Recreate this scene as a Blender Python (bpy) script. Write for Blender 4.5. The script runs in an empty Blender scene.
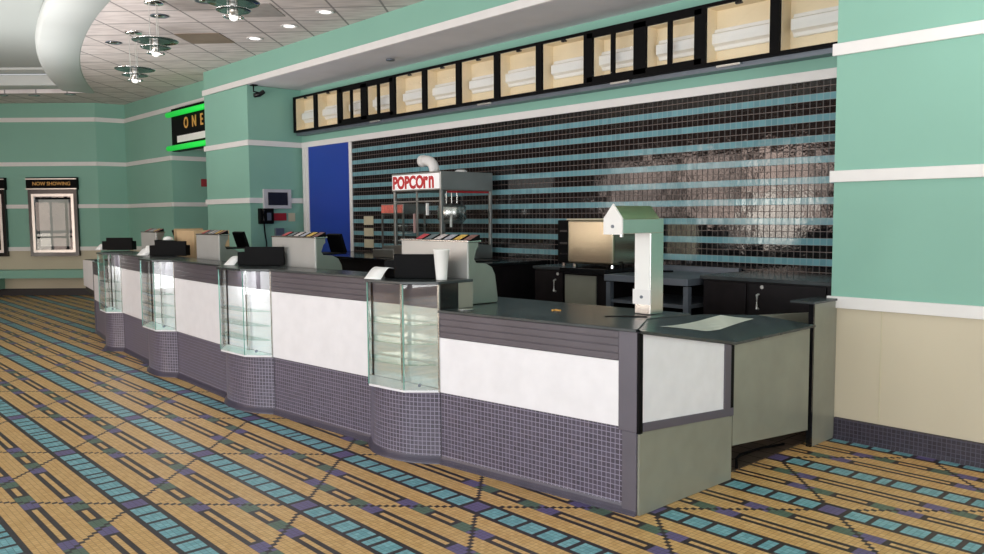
import bpy, bmesh, math, random
from mathutils import Vector, Matrix
random.seed(7)
sc = bpy.context.scene
COL = sc.collection
PI = math.pi

# ------------------------------------------------------------------ materials
class NT:
    """tiny helper for building node graphs"""
    def __init__(s, name):
        s.m = bpy.data.materials.new(name); s.m.use_nodes = True
        s.t = s.m.node_tree; s.N = s.t.nodes; s.L = s.t.links
        s.b = s.N['Principled BSDF']; s.out = s.N['Material Output']
    def n(s, typ, **kw):
        x = s.N.new(typ)
        for k, v in kw.items(): setattr(x, k, v)
        return x
    def put(s, sock, v):
        if isinstance(v, (int, float)): sock.default_value = v
        elif isinstance(v, (tuple, list)):
            sock.default_value = tuple(v) + (1,) if len(v) == 3 and sock.type == 'RGBA' else tuple(v)
        else: s.L.new(v, sock)
    def math(s, op, a, b=0.0, c=None):
        x = s.n('ShaderNodeMath', operation=op)
        s.put(x.inputs[0], a); s.put(x.inputs[1], b)
        if c is not None: s.put(x.inputs[2], c)
        return x.outputs[0]
    def mix(s, f, a, b):
        x = s.n('ShaderNodeMix', data_type='RGBA')
        s.put(x.inputs[0], f); s.put(x.inputs[6], a); s.put(x.inputs[7], b)
        return x.outputs[2]
    def noise(s, scale, vec=None, detail=2.0):
        x = s.n('ShaderNodeTexNoise'); x.inputs['Scale'].default_value = scale; x.inputs['Detail'].default_value = detail
        if vec is None:
            tc = s.n('ShaderNodeTexCoord'); vec = tc.outputs['Object']
        s.L.new(vec, x.inputs['Vector'])
        return x.outputs['Fac']
    def ramp(s, f, c0, c1, p0=0.3, p1=0.7):
        x = s.n('ShaderNodeValToRGB'); e = x.color_ramp.elements
        e[0].position = p0; e[1].position = p1; e[0].color = (*c0, 1); e[1].color = (*c1, 1)
        s.L.new(f, x.inputs[0]); return x.outputs[0]
    def bump(s, h, strength=0.2, dist=0.002):
        x = s.n('ShaderNodeBump'); x.inputs['Strength'].default_value = strength; x.inputs['Distance'].default_value = dist
        s.L.new(h, x.inputs['Height']); s.L.new(x.outputs[0], s.b.inputs['Normal'])
    def xyz(s, kind='Object'):
        tc = s.n('ShaderNodeTexCoord'); sp = s.n('ShaderNodeSeparateXYZ'); s.L.new(tc.outputs[kind], sp.inputs[0])
        return sp.outputs[0], sp.outputs[1], sp.outputs[2]

def plain(name, col, rough=0.5, metal=0.0, var=0.06, nscale=6.0, bump=0.0, spec=None, coat=0.0):
    t = NT(name)
    f = t.noise(nscale)
    c1 = tuple(max(0, c * (1 - var)) for c in col); c2 = tuple(min(1, c * (1 + var)) for c in col)
    t.L.new(t.ramp(f, c1, c2), t.b.inputs['Base Color'])
    t.b.inputs['Roughness'].default_value = rough; t.b.inputs['Metallic'].default_value = metal
    if spec is not None: t.b.inputs['Specular IOR Level'].default_value = spec
    if coat: t.b.inputs['Coat Weight'].default_value = coat; t.b.inputs['Coat Roughness'].default_value = 0.08
    if bump: t.bump(t.noise(nscale * 30), bump, 0.002)
    return t.m

def glow(name, col, strength):
    t = NT(name); t.b.inputs['Base Color'].default_value = (*col, 1)
    t.b.inputs['Emission Color'].default_value = (*col, 1); t.b.inputs['Emission Strength'].default_value = strength
    return t.m

def glass_mat(name, tint=(.98, .99, .985), rough=0.0, ior=1.5):
    t = NT(name); t.N.remove(t.b)
    tr = t.n('ShaderNodeBsdfTransparent'); tr.inputs[0].default_value = (*tint, 1)
    gl = t.n('ShaderNodeBsdfGlossy'); gl.inputs['Roughness'].default_value = rough
    g = t.n('ShaderNodeNewGeometry'); dt = t.n('ShaderNodeVectorMath', operation='DOT_PRODUCT')
    t.L.new(g.outputs['Incoming'], dt.inputs[0]); t.L.new(g.outputs['Normal'], dt.inputs[1])
    q = t.math('SUBTRACT', 1.0, t.math('MINIMUM', t.math('ABSOLUTE', dt.outputs['Value']), 1.0))
    fr = t.math('MULTIPLY_ADD', t.math('POWER', q, 5.0), .96, .04)       # Schlick reflectance
    mx = t.n('ShaderNodeMixShader')
    t.L.new(fr, mx.inputs[0]); t.L.new(tr.outputs[0], mx.inputs[1]); t.L.new(gl.outputs[0], mx.inputs[2])
    t.L.new(mx.outputs[0], t.out.inputs[0])
    return t.m

def grid_mask(t, u, v, pu, pv, g):
    """1 on grout, 0 on tile"""
    def edge(x, p):
        f = t.math('FRACT', t.math('DIVIDE', x, p))
        return t.math('MINIMUM', f, t.math('SUBTRACT', 1.0, f))
    e = t.math('MINIMUM', edge(u, pu), edge(v, pv))
    return t.math('LESS_THAN', e, g)

def cell_random(t, u, v, pu, pv):
    cu = t.math('FLOOR', t.math('DIVIDE', u, pu)); cv = t.math('FLOOR', t.math('DIVIDE', v, pv))
    cb = t.n('ShaderNodeCombineXYZ'); t.put(cb.inputs[0], cu); t.put(cb.inputs[1], cv)
    w = t.n('ShaderNodeTexWhiteNoise', noise_dimensions='3D'); t.L.new(cb.outputs[0], w.inputs[0])
    return w

def tilt_normal(t, w, amount):
    g = t.n('ShaderNodeNewGeometry')
    v = t.n('ShaderNodeVectorMath', operation='SUBTRACT'); t.L.new(w.outputs['Color'], v.inputs[0]); v.inputs[1].default_value = (.5, .5, .5)
    s = t.n('ShaderNodeVectorMath', operation='SCALE'); t.L.new(v.outputs[0], s.inputs[0]); s.inputs['Scale'].default_value = amount
    a = t.n('ShaderNodeVectorMath', operation='ADD'); t.L.new(g.outputs['Normal'], a.inputs[0]); t.L.new(s.outputs[0], a.inputs[1])
    n = t.n('ShaderNodeVectorMath', operation='NORMALIZE'); t.L.new(a.outputs[0], n.inputs[0])
    return n.outputs[0]

M = {}
M['teal'] = plain('teal_paint', (.25, .485, .395), .55, var=.025, nscale=1.2, bump=.05, spec=.3)
M['cream'] = plain('cream_wainscot', (.60, .54, .41), .5, var=.06, nscale=.9, spec=.3)
M['trim'] = plain('white_trim_paint', (.80, .79, .78), .45, var=.02)
M['soffit'] = plain('grey_soffit_plaster', (.80, .79, .83), .7, var=.05, nscale=1.5)
M['white_plaster'] = plain('white_plaster', (.56, .60, .59), .6, var=.03, nscale=1)
M['dome'] = plain('dome_plaster', (.42, .46, .445), .7, var=.03, nscale=.6)
M['laminate'] = plain('white_laminate', (.80, .79, .83), .32, var=.03, nscale=9, spec=.4)
M['fascia'] = plain('grey_violet_laminate', (.086, .074, .090), .36, var=.10, nscale=4)
M['post'] = plain('grey_post_laminate', (.105, .095, .12), .4, var=.06, nscale=4)
M['worktop'] = plain('dark_worktop', (.034, .042, .045), .27, var=.25, nscale=7, spec=.5)
M['olive'] = plain('olive_laminate', (.24, .245, .20), .30, var=.08, nscale=5, spec=.5)
M['black'] = plain('black_plastic', (.004, .004, .0045), .55, var=.2, spec=.08)
M['black_gloss'] = plain('black_gloss', (.008, .008, .009), .14, var=.2)
M['cabinet'] = plain('black_brown_laminate', (.010, .008, .009), .4, var=.3, nscale=8, spec=.2)
M['steel'] = plain('brushed_steel', (.60, .60, .58), .26, 1.0, var=.06, nscale=3)
M['steel_soft'] = plain('dull_steel', (.42, .42, .40), .38, 1.0, var=.08, nscale=3)
M['steel_pale'] = plain('pale_satin_steel', (.58, .58, .56), .35, .45, var=.06, nscale=3)
M['steel_dark'] = plain('blue_grey_steel', (.17, .20, .24), .4, .6, var=.10, nscale=5)
M['steel_roof'] = plain('yellow_reflection_steel', (.62, .58, .38), .15, 1.0, var=.1, nscale=4)  # yellow reflection on the dispenser roof is put into this colour
M['chrome'] = plain('chrome', (.8, .8, .8), .08, 1.0, var=.02)
M['blue'] = plain('blue_door_paint', (.012, .05, .37), .45, var=.04, nscale=1)
M['paper'] = plain('white_paper', (.88, .88, .88), .6, var=.02)
M['cup'] = plain('white_foam', (.86, .86, .84), .6, var=.02)
M['card'] = plain('brown_cardboard', (.55, .39, .22), .7, var=.08, nscale=4)
M['beige'] = plain('beige_plastic', (.58, .53, .38), .5, var=.04)
M['red'] = plain('red_paint', (.35, .015, .02), .4, var=.05)
M['orange'] = plain('orange_letters', (.80, .42, .10), .4, var=.04)
M['white_sign'] = glow('backlit_white_sign', (.82, .80, .80), .35)
M['sign_red'] = plain('red_letters', (.60, .03, .035), .5, var=.05)
M['pink_sign'] = plain('faded_red_sign', (.75, .18, .14), .5, var=.25, nscale=30)
M['bin_cream'] = plain('lightbox_interior', (.90, .76, .54), .7, var=.04, nscale=3)
M['tube_white'] = plain('fixture_channel_white', (.93, .92, .92), .4, var=.02)
M['neon'] = glow('green_neon', (.01, .62, .06), .55)
M['bulb'] = glow('frosted_bulb', (1, .98, .94), .7)
M['down_lit'] = glow('downlight_lens', (1, .97, .92), 1.6)
M['poster_paper'] = plain('grey_poster_back', (.42, .44, .42), .35, var=.06, nscale=2)
M['silver'] = plain('silver_frame', (.72, .71, .68), .3, .9, var=.05)
M['vent'] = plain('brown_vent', (.26, .20, .15), .7, var=.06)
M['light_plastic'] = plain('pale_grey_plastic', (.55, .55, .57), .5)
M['stain'] = plain('grey_access_panel', (.36, .33, .31), .7, var=.10, nscale=9)
M['disc_green'] = plain('dark_green_glass_disc', (.045, .075, .068), .12, .2, var=.1)
M['inset'] = plain('pale_glossy_inset', (.55, .56, .50), .12, var=.1, nscale=5)
M['pale_pink'] = plain('pale_pink_plastic', (.55, .36, .34), .5)
M['pane'] = glass_mat('clear_glass')
M['pane_green'] = glass_mat('green_edged_glass', (.80, .93, .89))
M['edge_green'] = plain('green_glass_edge', (.20, .42, .36), .15, var=.1)
M['lobby_brown'] = plain('brown_lobby_brick', (.36, .22, .17), .7, var=.35, nscale=3)
M['dark_hall'] = plain('dark_hall_paint', (.16, .13, .12), .7, var=.1)
M['peach'] = plain('peach_reflector', (.62, .40, .22), .5)
M['kick'] = plain('dark_kick', (.02, .018, .02), .5)

def mirror_panel():
    t = NT('mirror_backing'); t.b.inputs['Base Color'].default_value = (.72, .80, .78, 1)
    t.b.inputs['Metallic'].default_value = .6; t.b.inputs['Roughness'].default_value = .10
    return t.m
M['mirror'] = mirror_panel()

def small_tile(name, col, grout, p, g=.085, rough=.3, tilt=.03, kind='UV', rv=.25):
    t = NT(name)
    if kind == 'UV': u, v, _ = t.xyz('UV')
    else:
        x, y, z = t.xyz('Object'); u, v = x, y
    m = grid_mask(t, u, v, p, p, g)
    w = cell_random(t, u, v, p, p)
    k = t.math('ADD', t.math('MULTIPLY', w.outputs['Value'], rv * 2), 1 - rv)
    c = t.n('ShaderNodeVectorMath', operation='SCALE'); c.inputs[0].default_value = col; t.L.new(k, c.inputs['Scale'])
    t.L.new(t.mix(m, c.outputs[0], grout), t.b.inputs['Base Color'])
    t.L.new(t.math('ADD', t.math('MULTIPLY', m, .5), rough), t.b.inputs['Roughness'])
    t.L.new(tilt_normal(t, w, tilt), t.b.inputs['Normal'])
    return t.m
M['violet_tile'] = small_tile('violet_mosaic', (.066, .056, .085), (.26, .24, .32), .0293, .075, .3)
M['violet_plain'] = plain('violet_cove_tile', (.055, .048, .075), .35, var=.12, nscale=10)
M['brown_tile'] = small_tile('brown_quarry_tile', (.075, .05, .035), (.03, .025, .02), .15, .03, .4, kind='Object')

M['base_tile'] = small_tile('dark_mosaic', (.028, .023, .036), (.085, .08, .11), .0293, .075, .35)

def bar_tile():
    t = NT('black_and_teal_wall_tile')
    x, y, z = t.xyz('Object')
    p = .0585
    zz = t.math('SUBTRACT', z, 2.781 - 60 * p)          # rows counted from under the trim
    def joint(v, g):
        f_ = t.math('FRACT', t.math('DIVIDE', v, p)); return t.math('LESS_THAN', t.math('MINIMUM', f_, t.math('SUBTRACT', 1.0, f_)), g)
    mh = joint(zz, .05); mv = joint(x, .085); m = t.math('MAXIMUM', mh, mv)
    w = cell_random(t, x, zz, p, p)
    # rows of three: black, black, teal   (row 59 = top)
    r = t.math('FLOOR', t.math('MODULO', t.math('DIVIDE', zz, p), 3.0))
    teal = t.math('LESS_THAN', t.math('ABSOLUTE', t.math('SUBTRACT', r, 0.0)), .5)
    tv = t.math('ADD', t.math('MULTIPLY', w.outputs['Value'], .25), .88)
    tc = t.n('ShaderNodeVectorMath', operation='SCALE'); tc.inputs[0].default_value = (.155, .335, .385); t.L.new(tv, tc.inputs['Scale'])
    base = t.mix(teal, (.006, .006, .007), tc.outputs[0])
    grout = t.mix(teal, t.mix(mh, (.022, .017, .016), (.13, .095, .085)), (.17, .33, .37))
    t.L.new(t.mix(m, base, grout), t.b.inputs['Base Color'])
    t.L.new(t.math('ADD', t.math('MULTIPLY', m, .5), .05), t.b.inputs['Roughness'])
    t.L.new(tilt_normal(t, w, .017), t.b.inputs['Normal'])
    t.b.inputs['Specular IOR Level'].default_value = .75
    nb_ = t.n('ShaderNodeBump'); nb_.inputs['Strength'].default_value = .35; nb_.inputs['Distance'].default_value = .0015
    t.L.new(t.noise(45.0), nb_.inputs['Height'])
    src = t.b.inputs['Normal'].links[0].from_socket; t.L.new(src, nb_.inputs['Normal']); t.L.new(nb_.outputs[0], t.b.inputs['Normal'])
    return t.m
M['bar_tile'] = bar_tile()

def floor_pattern():
    t = NT('mosaic_floor')
    x, y, z = t.xyz('Object')
    p = 1.404 / 48
    X = t.math('DIVIDE', t.math('ADD', x, 4.785), p)       # strip 0: y = 2.965, purple at x = -4.785
    Y = t.math('DIVIDE', t.math('SUBTRACT', y, 2.965), p)
    # snap to tile centres
    xc = t.math('ADD', t.math('FLOOR', X), .5); yc = t.math('ADD', t.math('FLOOR', Y), .5)
    k = t.math('ROUND', t.math('DIVIDE', yc, 24.0))
    yl = t.math('ABSOLUTE', t.math('SUBTRACT', yc, t.math('MULTIPLY', k, 24.0)))
    xs = t.math('SUBTRACT', xc, t.math('MULTIPLY', k, 24.0))
    xl = t.math('ABSOLUTE', t.math('WRAP', xs, 24.0, -24.0))
    def between(v, a, b): return t.math('MULTIPLY', t.math('GREATER_THAN', v, a), t.math('LESS_THAN', v, b))
    def OR(a, b): return t.math('MAXIMUM', a, b)
    def AND(a, b): return t.math('MULTIPLY', a, b)
    def NOT(a): return t.math('SUBTRACT', 1.0, a)
    strip = t.math('LESS_THAN', yl, 3); inner = t.math('LESS_THAN', yl, 2)
    joint = OR(OR(between(xl, 2, 3), between(xl, 7, 8)), OR(between(xl, 12, 13), OR(between(xl, 17, 18), between(xl, 22, 23))))
    purple_c = AND(inner, t.math('LESS_THAN', xl, 2))
    teal_c = AND(inner, AND(t.math('GREATER_THAN', xl, 3), NOT(joint)))
    band = between(yl, 7, 10); mid = between(yl, 8, 9)
    green = AND(band, between(xl, 4, 8)); purp2 = AND(band, between(xl, 9, 13))
    gp = AND(band, between(xl, 8, 9)); green = OR(green, AND(gp, t.math('LESS_THAN', yl, 8.6))); purp2 = OR(purp2, AND(gp, t.math('GREATER_THAN', yl, 8.6)))
    lines = AND(band, NOT(between(xl, 4, 13)))
    core = AND(mid, OR(t.math('LESS_THAN', xl, 3), t.math('GREATER_THAN', xl, 14)))
    dark_l = AND(lines, NOT(core))
    diag = AND(t.math('LESS_THAN', t.math('ABSOLUTE', t.math('SUBTRACT', xl, yl)), .5), NOT(strip))
    dark = OR(OR(AND(strip, NOT(OR(purple_c, teal_c))), dark_l), diag)
    w = cell_random(t, X, Y, 1.0, 1.0)
    nz = t.noise(1.3)
    yel = t.mix(w.outputs['Value'], (.58, .345, .122), (.71, .465, .20))
    yel = t.mix(t.math('MULTIPLY', nz, .35), yel, (.50, .27, .10))
    c = t.mix(teal_c, yel, t.mix(w.outputs['Value'], (.13, .34, .40), (.22, .46, .52)))
    c = t.mix(OR(purple_c, purp2), c, (.125, .10, .24))
    c = t.mix(green, c, (.09, .15, .11))
    c = t.mix(dark, c, (.028, .020, .026))
    m = grid_mask(t, X, Y, 1.0, 1.0, .06)
    c2 = t.n('ShaderNodeVectorMath', operation='MULTIPLY'); t.L.new(c, c2.inputs[0]); c2.inputs[1].default_value = (.62, .58, .55)
    t.L.new(t.mix(m, c, c2.outputs[0]), t.b.inputs['Base Color'])
    t.b.inputs['Roughness'].default_value = .42
    t.b.inputs['Specular IOR Level'].default_value = .4
    t.L.new(tilt_normal(t, w, .03), t.b.inputs['Normal'])
    return t.m
M['floor'] = floor_pattern()

def ceiling_tile():
    t = NT('acoustic_ceiling_tile')
    x, y, z = t.xyz('Object')
    a = t.math('MULTIPLY', t.math('ADD', x, y), .70711); b = t.math('MULTIPLY', t.math('SUBTRACT', y, x), .70711)
    a = t.math('ADD', a, 4.72 + .61 * 40); b = t.math('ADD', b, -10.85 + .61 * 40)
    m = grid_mask(t, a, b, .61, .61, .022)
    w = cell_random(t, a, b, .61, .61)
    cb = t.n('ShaderNodeCombineXYZ'); t.put(cb.inputs[0], t.math('MULTIPLY', a, 1.0)); t.put(cb.inputs[1], t.math('MULTIPLY', b, 5.0))
    n = t.noise(3.0, cb.outputs[0], 6)
    c = t.ramp(n, (.56, .50, .485), (.78, .715, .69), .3, .62)
    c = t.mix(t.math('MULTIPLY', w.outputs['Value'], .15), c, (.36, .32, .30))
    t.L.new(t.mix(m, c, (.27, .245, .24)), t.b.inputs['Base Color'])
    t.b.inputs['Roughness'].default_value = .8
    return t.m
M['ceiling'] = ceiling_tile()

# ------------------------------------------------------------------ mesh helpers
def new_obj(name, bm, mat, parent=None, bevel=0.0, smooth=False, segs=2):
    me = bpy.data.meshes.new(name)
    bmesh.ops.recalc_face_normals(bm, faces=bm.faces)
    bm.to_mesh(me); bm.free()
    for m in (mat if isinstance(mat, (list, tuple)) else [mat]): me.materials.append(m)
    o = bpy.data.objects.new(name, me); COL.objects.link(o)
    if parent is not None: o.parent = parent
    if smooth:
        for p in me.polygons: p.use_smooth = True
    if bevel:
        b = o.modifiers.new('bevel', 'BEVEL'); b.width = bevel; b.segments = segs; b.limit_method = 'ANGLE'; b.angle_limit = .7
    return o

def box(bm, x0, x1, y0, y1, z0, z1):
    v = [bm.verts.new(p) for p in ((x0,y0,z0),(x1,y0,z0),(x1,y1,z0),(x0,y1,z0),(x0,y0,z1),(x1,y0,z1),(x1,y1,z1),(x0,y1,z1))]
    for f in ((3,2,1,0),(4,5,6,7),(0,1,5,4),(1,2,6,5),(2,3,7,6),(3,0,4,7)): bm.faces.new([v[i] for i in f])

def B(*dims):
    bm = bmesh.new(); box(bm, *dims); return bm

def prism(bm, pts, z0, z1):
    """vertical prism over a plan polygon; z0/z1 numbers or per-point lists"""
    n = len(pts)
    a = z0 if isinstance(z0, (list, tuple)) else [z0] * n
    b = z1 if isinstance(z1, (list, tuple)) else [z1] * n
    lo = [bm.verts.new((p[0], p[1], a[i])) for i, p in enumerate(pts)]
    hi = [bm.verts.new((p[0], p[1], b[i])) for i, p in enumerate(pts)]
    bm.faces.new(lo[::-1]); bm.faces.new(hi)
    for i in range(n): bm.faces.new((lo[i], lo[(i+1) % n], hi[(i+1) % n], hi[i]))

def PR(pts, z0, z1):
    bm = bmesh.new(); prism(bm, pts, z0, z1); return bm

def slab(bm, a, b, thick, z0, z1, side=1):
    """thin upright board from plan point a to b, thickened to the left (side=1) of a->b"""
    a = Vector(a[:2]); b = Vector(b[:2]); d = (b - a).normalized(); n = Vector((-d.y, d.x)) * thick * side
    prism(bm, [a, b, b + n, a + n], z0, z1)

def extrude_profile(bm, prof, x0, x1):
    """profile in YZ swept along X"""
    A = [bm.verts.new((x0, p[0], p[1])) for p in prof]; C = [bm.verts.new((x1, p[0], p[1])) for p in prof]
    n = len(prof)
    bm.faces.new(A); bm.faces.new(C[::-1])
    for i in range(n): bm.faces.new((A[i], C[i], C[(i+1) % n], A[(i+1) % n]))

def lathe(bm, prof, cx, cy, seg=24, z=0.0):
    rings = []
    for r, h in prof:
        if r < 1e-5: rings.append([bm.verts.new((cx, cy, z + h))])
        else: rings.append([bm.verts.new((cx + r*math.cos(2*PI*i/seg), cy + r*math.sin(2*PI*i/seg), z + h)) for i in range(seg)])
    for a, b in zip(rings[:-1], rings[1:]):
        for i in range(seg):
            j = (i+1) % seg
            if len(a) == 1 and len(b) == 1: continue
            if len(a) == 1: bm.faces.new((a[0], b[j], b[i]))
            elif len(b) == 1: bm.faces.new((a[i], a[j], b[0]))
            else: bm.faces.new((a[i], a[j], b[j], b[i]))

def tube(bm, pts, r, seg=10, cap=True):
    pts = [Vector(p) for p in pts]; rings = []
    up = Vector((0, 0, 1))
    for i, p in enumerate(pts):
        d = (pts[min(i+1, len(pts)-1)] - pts[max(i-1, 0)]).normalized()
        s = d.cross(up); s = s if s.length > .05 else d.cross(Vector((0, 1, 0))); s.normalize(); u = s.cross(d).normalized()
        rr = r[i] if isinstance(r, (list, tuple)) else r
        rings.append([bm.verts.new(p + s*rr*math.cos(2*PI*k/seg) + u*rr*math.sin(2*PI*k/seg)) for k in range(seg)])
    for a, b in zip(rings[:-1], rings[1:]):
        for k in range(seg): bm.faces.new((a[k], a[(k+1) % seg], b[(k+1) % seg], b[k]))
    if cap: bm.faces.new(rings[0][::-1]); bm.faces.new(rings[-1])

def TB(pts, r, seg=10):
    bm = bmesh.new(); tube(bm, pts, r, seg); return bm

def thing(name, label, cat, loc=(0, 0, 0), group=None):
    o = bpy.data.objects.new(name, None); COL.objects.link(o); o.location = loc
    o.empty_display_size = .1
    o['label'] = label; o['category'] = cat
    if group: o['group'] = group
    return o

def tag(o, label, cat, group=None):
    o['label'] = label; o['category'] = cat
    if group: o['group'] = group
    return o

def root(label, cat, name, loc, parts, group=None):
    """thing at loc; parts built in WORLD coordinates: (name, bm, mat, opts, [subparts])"""
    r = thing(name, label, cat, loc, group)
    def add(spec, parent, base):
        nm, bm, mt = spec[:3]; opt = spec[3] if len(spec) > 3 else {}; subs = spec[4] if len(spec) > 4 else []
        bmesh.ops.translate(bm, verts=bm.verts, vec=-Vector(base))
        o = new_obj(nm, bm, mt, parent, opt.get('bevel', 0), opt.get('smooth', False))
        if opt.get('label'): o['label'] = opt['label']
        for s in subs: add(s, o, base)
        return o
    for s in parts: add(s, r, loc)
    return r

def struct(name, bm, mat, **kw):
    o = new_obj(name, bm, mat, **kw); o['kind'] = 'structure'; return o

def text_bm(s, size, depth, origin, ux=(1, 0, 0), uz=(0, 0, 1), align='LEFT', sx=1.0, offset=0.0, spacing=1.0):
    cu = bpy.data.curves.new('t', 'FONT'); cu.body = s; cu.size = size; cu.extrude = depth / 2; cu.align_x = align
    cu.offset = offset; cu.space_character = spacing; cu.resolution_u = 3
    o = bpy.data.objects.new('t', cu); COL.objects.link(o)
    bpy.context.view_layer.update()
    me = bpy.data.meshes.new_from_object(o.evaluated_get(bpy.context.evaluated_depsgraph_get()))
    bm = bmesh.new(); bm.from_mesh(me)
    bpy.data.objects.remove(o); bpy.data.curves.remove(cu); bpy.data.meshes.remove(me)
    ux = Vector(ux); uz = Vector(uz); n = ux.cross(uz)
    O = Vector(origin)
    for v in bm.verts: v.co = O + ux * v.co.x * sx + uz * v.co.y + n * v.co.z
    return bm

# ------------------------------------------------------------------ key dimensions
WY = 5.82            # plane of the front wall
BY = 6.75            # plane of the tiled bar wall
TR = [(.963, 1.048), (1.873, 1.956), (2.772, 2.857), (3.704, 3.794)]
CZ = 4.10

# ------------------------------------------------------------------ floor and ceiling
bm = bmesh.new(); box(bm, -24, 9, -7, 9.5, -.1, 0); struct('floor', bm, M['floor'])
bm = bmesh.new()
prism(bm, [(-12.2, 4.3), (-3.05, 4.3), (-2.72, 4.45), (-2.72, 5.82), (-2.68, 6.75), (-12.0, 6.75)], 0.0005, .006)
struct('floor_bar', bm, M['brown_tile'])

# tiled ceiling, bounded by the curved band
CC = (-6.776, 28.45)
def arc(R, x0, x1, n):
    return [(x0 + (x1 - x0) * i / n, CC[1] - math.sqrt(R * R - (x0 + (x1 - x0) * i / n - CC[0]) ** 2)) for i in range(n + 1)]
RO = 25.499
bm = bmesh.new()
a = arc(RO, 6.5, -17.1, 60)
prism(bm, [(6.5, 9.5)] + a + [(-19.6, 2.4), (-24, 2.4), (-24, 9.5)], CZ, CZ + .08)
struct('ceiling', bm, M['ceiling'])
# curved band: flat underside then a rounded lip up into the raised ceiling
bm = bmesh.new()
prof = [(RO - .02, CZ), (RO + .0, CZ - .03), (RO + .50, CZ - .03), (RO + .53, CZ - .015), (RO + .555, CZ + .01), (RO + .56, CZ + .05), (RO + .545, CZ + .10), (RO + .49, CZ + .17), (RO + .3, CZ + .22), (RO + .1, CZ + .24)]
rows = []
for R, z in prof: rows.append([bm.verts.new((p[0], p[1], z)) for p in arc(R, 6.5, -17.0, 60)])
for r0, r1 in zip(rows[:-1], rows[1:]):
    for i in range(60): bm.faces.new((r0[i], r0[i+1], r1[i+1], r1[i]))
struct('trim_ceiling_curve', bm, M['white_plaster'], smooth=True)
# straight stepped cove at the far side
dx, dy = -.675, -.738
Q = Vector((-16.25, 4.50)); D = Vector((dx, dy)); Nn = Vector((-.738, .675))
def qpt(s, o): p = Q + D * s + Nn * o; return (p.x, p.y)
bm = bmesh.new()
prism(bm, [qpt(-.05, 0), qpt(5, 0), qpt(5, .6), qpt(.1, .4)], CZ - .025, CZ + .02)
prism(bm, [qpt(-.0, -.02), qpt(5, -.02), qpt(5, .1), qpt(-.0, .1)], CZ - .02, CZ + .17)
prism(bm, [qpt(-.2, -.35), qpt(5, -.35), qpt(5, .1), qpt(-.2, .1)], CZ + .20, CZ + .40)
struct('trim_ceiling_cove', bm, M['white_plaster'], bevel=.02)
bm = bmesh.new()
prism(bm, [(6.5, -5.5), (6.5, 4.6), (-16, 4.9), (-21, -.4), (-22, -5.5)], CZ + .24, CZ + .32)
struct('ceiling_raised', bm, M['dome'])

# ------------------------------------------------------------------ walls
def wall_with_wainscot(name, bm_top, bm_low): pass
struct('wall_right', B(-2.68, 6.5, WY, WY + .2, 1.0, CZ), M['teal'])
struct('wall_right_wainscot', B(-2.68, 6.5, WY + .002, WY + .198, 0, 1.0), M['cream'])
struct('trim_seam', B(-2.322, -2.314, WY - .002, WY + .003, .158, .963), M['beige'])
struct('wall_soffit', B(-13.56, -2.68, WY, WY + .2, 3.74, CZ), M['teal'])
struct('wall_column', B(-13.56, -11.96, WY, 7.2, 0, 3.70), M['teal'])
struct('ceiling_bar', B(-11.96, -2.68, WY + .001, BY + .001, 3.704, 3.739), M['soffit'])
struct('wall_bar_upper', B(-11.96, -2.48, BY, BY + .15, 2.80, 3.74), M['teal'])
struct('wall_bar', B(-11.96, -2.48, BY, BY + .15, 0, 2.80), M['bar_tile'])
struct('wall_bar_side', B(-2.68, -2.48, WY + .2, BY, 0, 3.70), M['teal'])
XL = -18.50; PX = -15.94; PY = 6.15
struct('wall_passage', B(XL - .3, PX, PY, PY + .2, 1.0, CZ), M['teal'])
struct('wall_passage_wainscot', B(XL - .3, PX, PY + .002, PY + .198, 0, 1.0), M['cream'])
struct('wall_passage_header', B(PX, -13.56, PY, PY + .2, 2.99, CZ), M['teal'])
struct('wall_passage_side', B(PX - .2, PX, PY + .2, 9.3, 0, CZ), M['teal'])
struct('ceiling_passage', B(PX, -13.56, PY + .2, 9.3, 2.99, 3.05), M['soffit'])
struct('wall_passage_back', B(PX - .2, -11.8, 9.3, 9.5, 0, CZ), M['dark_hall'])
K2 = Vector((-18.56, 5.57))
struct('wall_jog', PR([(-18.5, PY), (-18.56, 5.57), (-18.9, 5.57), (-18.9, PY)], 0, CZ), M['teal'])
def epl(s, o=0.0):
    p = K2 + Vector((-.675, -.738)) * s + Vector((-.738, .675)) * o; return (p.x, p.y)
struct('wall_end', PR([epl(0), epl(6), epl(6, .2), epl(0, .2)], 1.0, CZ), M['teal'])
struct('wall_end_wainscot', PR([epl(0, .002), epl(6, .002), epl(6, .2), epl(0, .2)], 0, 1.0), M['cream'])
# lobby side behind the viewer
struct('wall_left', B(-24, -23.8, -7, 1.2, 0, 4.8), M['dark_hall'])
bm = bmesh.new()
WZ0, WZ1 = .15, 3.3
wins = [(-16.2, -13.7), (-13.4, -11.6), (-11.4, -9.0), (-7.6, -5.6), (-5.2, -3.2), (-3.0, -1.0), (-.8, 1.2), (1.4, 3.4)]
xs = -24
for a_, b_ in wins:
    box(bm, xs, a_, -6.2, -6.0, 0, 4.8); box(bm, a_, b_, -6.2, -6.0, WZ1, 4.8); box(bm, a_, b_, -6.2, -6.0, 0, WZ0); xs = b_
box(bm, xs, 9, -6.2, -6.0, 0, 4.8)
struct('wall_back', bm, M['lobby_brown'])
for i, (a_, b_) in enumerate(wins):
    bm = bmesh.new()
    for x in (a_, (a_ + b_) / 2 - .03, b_ - .06): box(bm, x, x + .06, -6.08, -5.98, WZ0, WZ1)
    box(bm, a_, b_, -6.08, -5.98, 1.0, 1.06); box(bm, a_, b_, -6.08, -5.98, 2.3, 2.36)
    struct('window_%d' % (i + 1), bm, M['black'])

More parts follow.
